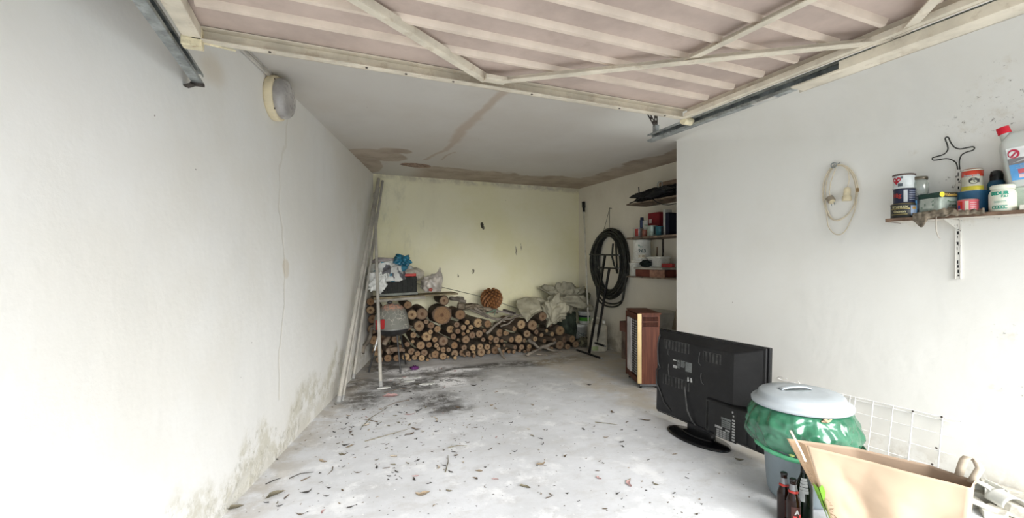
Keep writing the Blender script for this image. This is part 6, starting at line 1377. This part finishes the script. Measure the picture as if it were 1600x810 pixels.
NOTE = [(547, 699, .12, .5, 2, 'tan leaf lying alone left of the floor centre'), (430, 777, .18, .75, 5, 'long olive leaf on the floor near the left wall'), (448, 778, .09, 1.9, 0, 'short brown leaf crossing the foot of the long olive one'),
 (478, 770, .11, .95, 1, 'dark slim leaf right of the long olive leaf'), (660, 774, .13, -.2, 2, 'curled tan leaf at the bottom centre of the picture'), (437, 791, .06, .1, 1, 'dark crumpled leaf near the bottom left'), (559, 738, .09, .1, 0, 'brown oval leaf near the bottom, left of centre'),
 (684, 732, .08, 1.2, 3, 'pale triangular scrap standing on the floor left of centre'), (505, 722, .12, 2.2, 2, 'yellow-tan curved leaf on the floor left of centre'), (540, 696, .09, -.1, 1, 'dark curled leaf touching the tan leaf'), (549, 668, .07, .4, 1, 'dark pointed leaf beyond the tan leaf'),
 (548, 681, .10, 2.6, 0, 'slim brown leaf lying between two dark ones'), (640, 679, .13, 1.1, 0, 'brown clustered leaf near the floor centre'), (650, 671, .14, .1, 0, 'brown branching leaf near the floor centre'), (681, 655, .09, 1.6, 3, 'pale curled leaf beyond the floor centre'),
 (640, 648, .16, -.1, 4, 'pink petal left of the pale curled leaf'), (622, 634, .10, -.6, 1, 'dark leaf above the pink petals'), (610, 622, .25, .2, 4, 'large faded pink petal patch near the barbecue'), (505, 801, .07, 1.2, 4, 'pale pink petal at the bottom left'),
 (470, 803, .09, .1, 0, 'brown crumpled leaf at the bottom left'), (731, 692, .05, 1.0, 0, 'small brown leaf right of the floor centre'), (845, 727, .10, .9, 2, 'curved tan leaf in the middle of the bare floor'), (851, 728, .05, .1, 0, 'brown end of the curved tan leaf'),
 (804, 706, .07, .1, 1, 'dark grey chip on the bare floor'), (820, 764, .12, -.3, 5, 'slim leaf low on the bare floor'), (985, 758, .13, 1.1, 4, 'reddish twiggy leaf at the lower right of the floor'), (1054, 711, .07, -.3, 2, 'orange-brown leaf scrap in front of the television'),
 (1155, 719, .10, 2.4, 5, 'olive slim leaf beside the waste bin'), (912, 671, .08, 2.2, 1, 'dark leaf in the middle distance right of centre'), (958, 645, .09, 2.0, 0, 'brown leaf left of the television'), (740, 603, .12, .3, 1, 'dark leaf on the floor before the woodpile'),
 (920, 602, .11, 0, 1, 'black leaf scrap on the far floor left of the heater'), (1007, 658, .16, 0, 0, 'thin brown stalk left of the television stand'), (430, 719, .08, .2, 1, 'dark twiggy clump against the left wall'), (362, 799, .18, .6, 5, 'slim olive leaf at the foot of the left wall')]
for i, (px, py, s_, a, c, lab) in enumerate(NOTE): leaf(px, py, s_ * .6, a - YAW, c, lab, 'notable leaves on the floor')
cnt = 0
while cnt < 210:
    if RL.random() < .62: px, py = RL.gauss(610, 70), RL.gauss(640, 55)
    else: px, py = RL.uniform(400, 1150), RL.uniform(575, 800)
    if py < 574 or py > 806: continue
    p = at_z(px, py, 0)
    if p.x < lw(p.y) + .06 or p.y > 5.3 or p.x > 2.35 or (p.x > 2.1 and p.y < 1.9) or px < 350: continue
    cnt += 1; c = RL.choices(range(6), (4, 6, 2, 1.2, .9, 2))[0]
    leaf(px, py, RL.uniform(.015, .05), RL.uniform(0, 6.28), c)
TW_ = [((415, 757), (440, 747)), ((470, 752), (485, 745)), ((600, 614), (640, 606)), ((696, 738), (700, 712)), ((565, 668), (602, 640)), ((570, 690), (640, 670)), ((452, 748), (490, 738)), ((590, 660), (560, 655)), ((700, 700), (730, 697)), ((930, 660), (965, 664)), ((640, 625), (600, 637)), ((520, 730), (512, 742))]
for i, (a, b) in enumerate(TW_):
    a, b = at_z(*a, .006), at_z(*b, .006); m_ = MB(); mid = a.lerp(b, .5) + Vector((RL.uniform(-.02, .02), RL.uniform(-.02, .02), .004)); m_.tube([a, mid, b], [.0035, .003, .0015], 5)
    tag(m_.build('twig', LM_[RL.choice((0, 1, 5))]), 'thin dry twig lying among the litter on the floor', 'twig', 'dry twigs on the floor')
m_ = MB()
for i in range(1900):
    if RL.random() < .72: px, py = RL.gauss(640, 120), RL.gauss(615, 45)
    else: px, py = RL.uniform(380, 1180), RL.uniform(565, 806)
    if py < 562 or py > 808: continue
    p = at_z(px, py, .001)
    if p.x < lw(p.y) + .03 or p.x > 3.2 or p.y > 5.6: continue
    s_ = RL.uniform(.002, .007) * (1 if RL.random() < .88 else 1.9); a = RL.uniform(0, 6.28); e = RL.uniform(.3, 1)
    vs = [(p.x + s_ * math.cos(a + k * 2.1) * (1 if k else e * 2), p.y + s_ * math.sin(a + k * 2.1) * (e if k == 1 else 1), .0012 + (.004 * RL.random() if k == 2 else 0)) for k in range(3)]
    m_.add(vs, [(0, 1, 2)], RL.choices((0, 1, 2, 3), (3, 5, 1, 2))[0])
tag(m_.build('leaf_crumbs', [LM_[0], LM_[1], LM_[2], plain('lime_flakes', (.75, .75, .75), .8)]), 'fine leaf crumbs and pale flakes strewn over the concrete floor', 'litter', kind='stuff')
m_ = MB(); m_.blob((0, 0, 0), (.09, .07, .04), 91, .5, 2.5, 26, 14, ridge=True, flatbot=-.02); tag(m_.build('purple_petals', plain('purple_petal', (.09, .02, .10), .7), loc=at_z(648, 575, .021)), 'small heap of purple petals before the woodpile', 'petals')
for q, lab in (((690, 577), 'dark purple petal on the floor below the largest log'), ((712, 581), 'small purple petal farther right before the woodpile')):
    o = leaf(q[0], q[1], .06, 1, 4, lab, None, 'purple_petal', 'petal')
m_ = MB()
for i, (px, py) in enumerate(((625, 592), (652, 590), (600, 606), (640, 596), (668, 600))):
    p = at_z(px, py, .004); n = 6; s_ = RL.uniform(.04, .09); m_.prism([(p.x + s_ * math.cos(6.283 * k / n) * RL.uniform(.6, 1), p.y + s_ * .6 * math.sin(6.283 * k / n) * RL.uniform(.6, 1)) for k in range(n)], .001, .004)
tag(m_.build('plaster_flakes', plain('white_flake', (.74, .75, .72), .8)), 'thin white plaster flakes lying near the barbecue legs', 'flakes', kind='stuff')
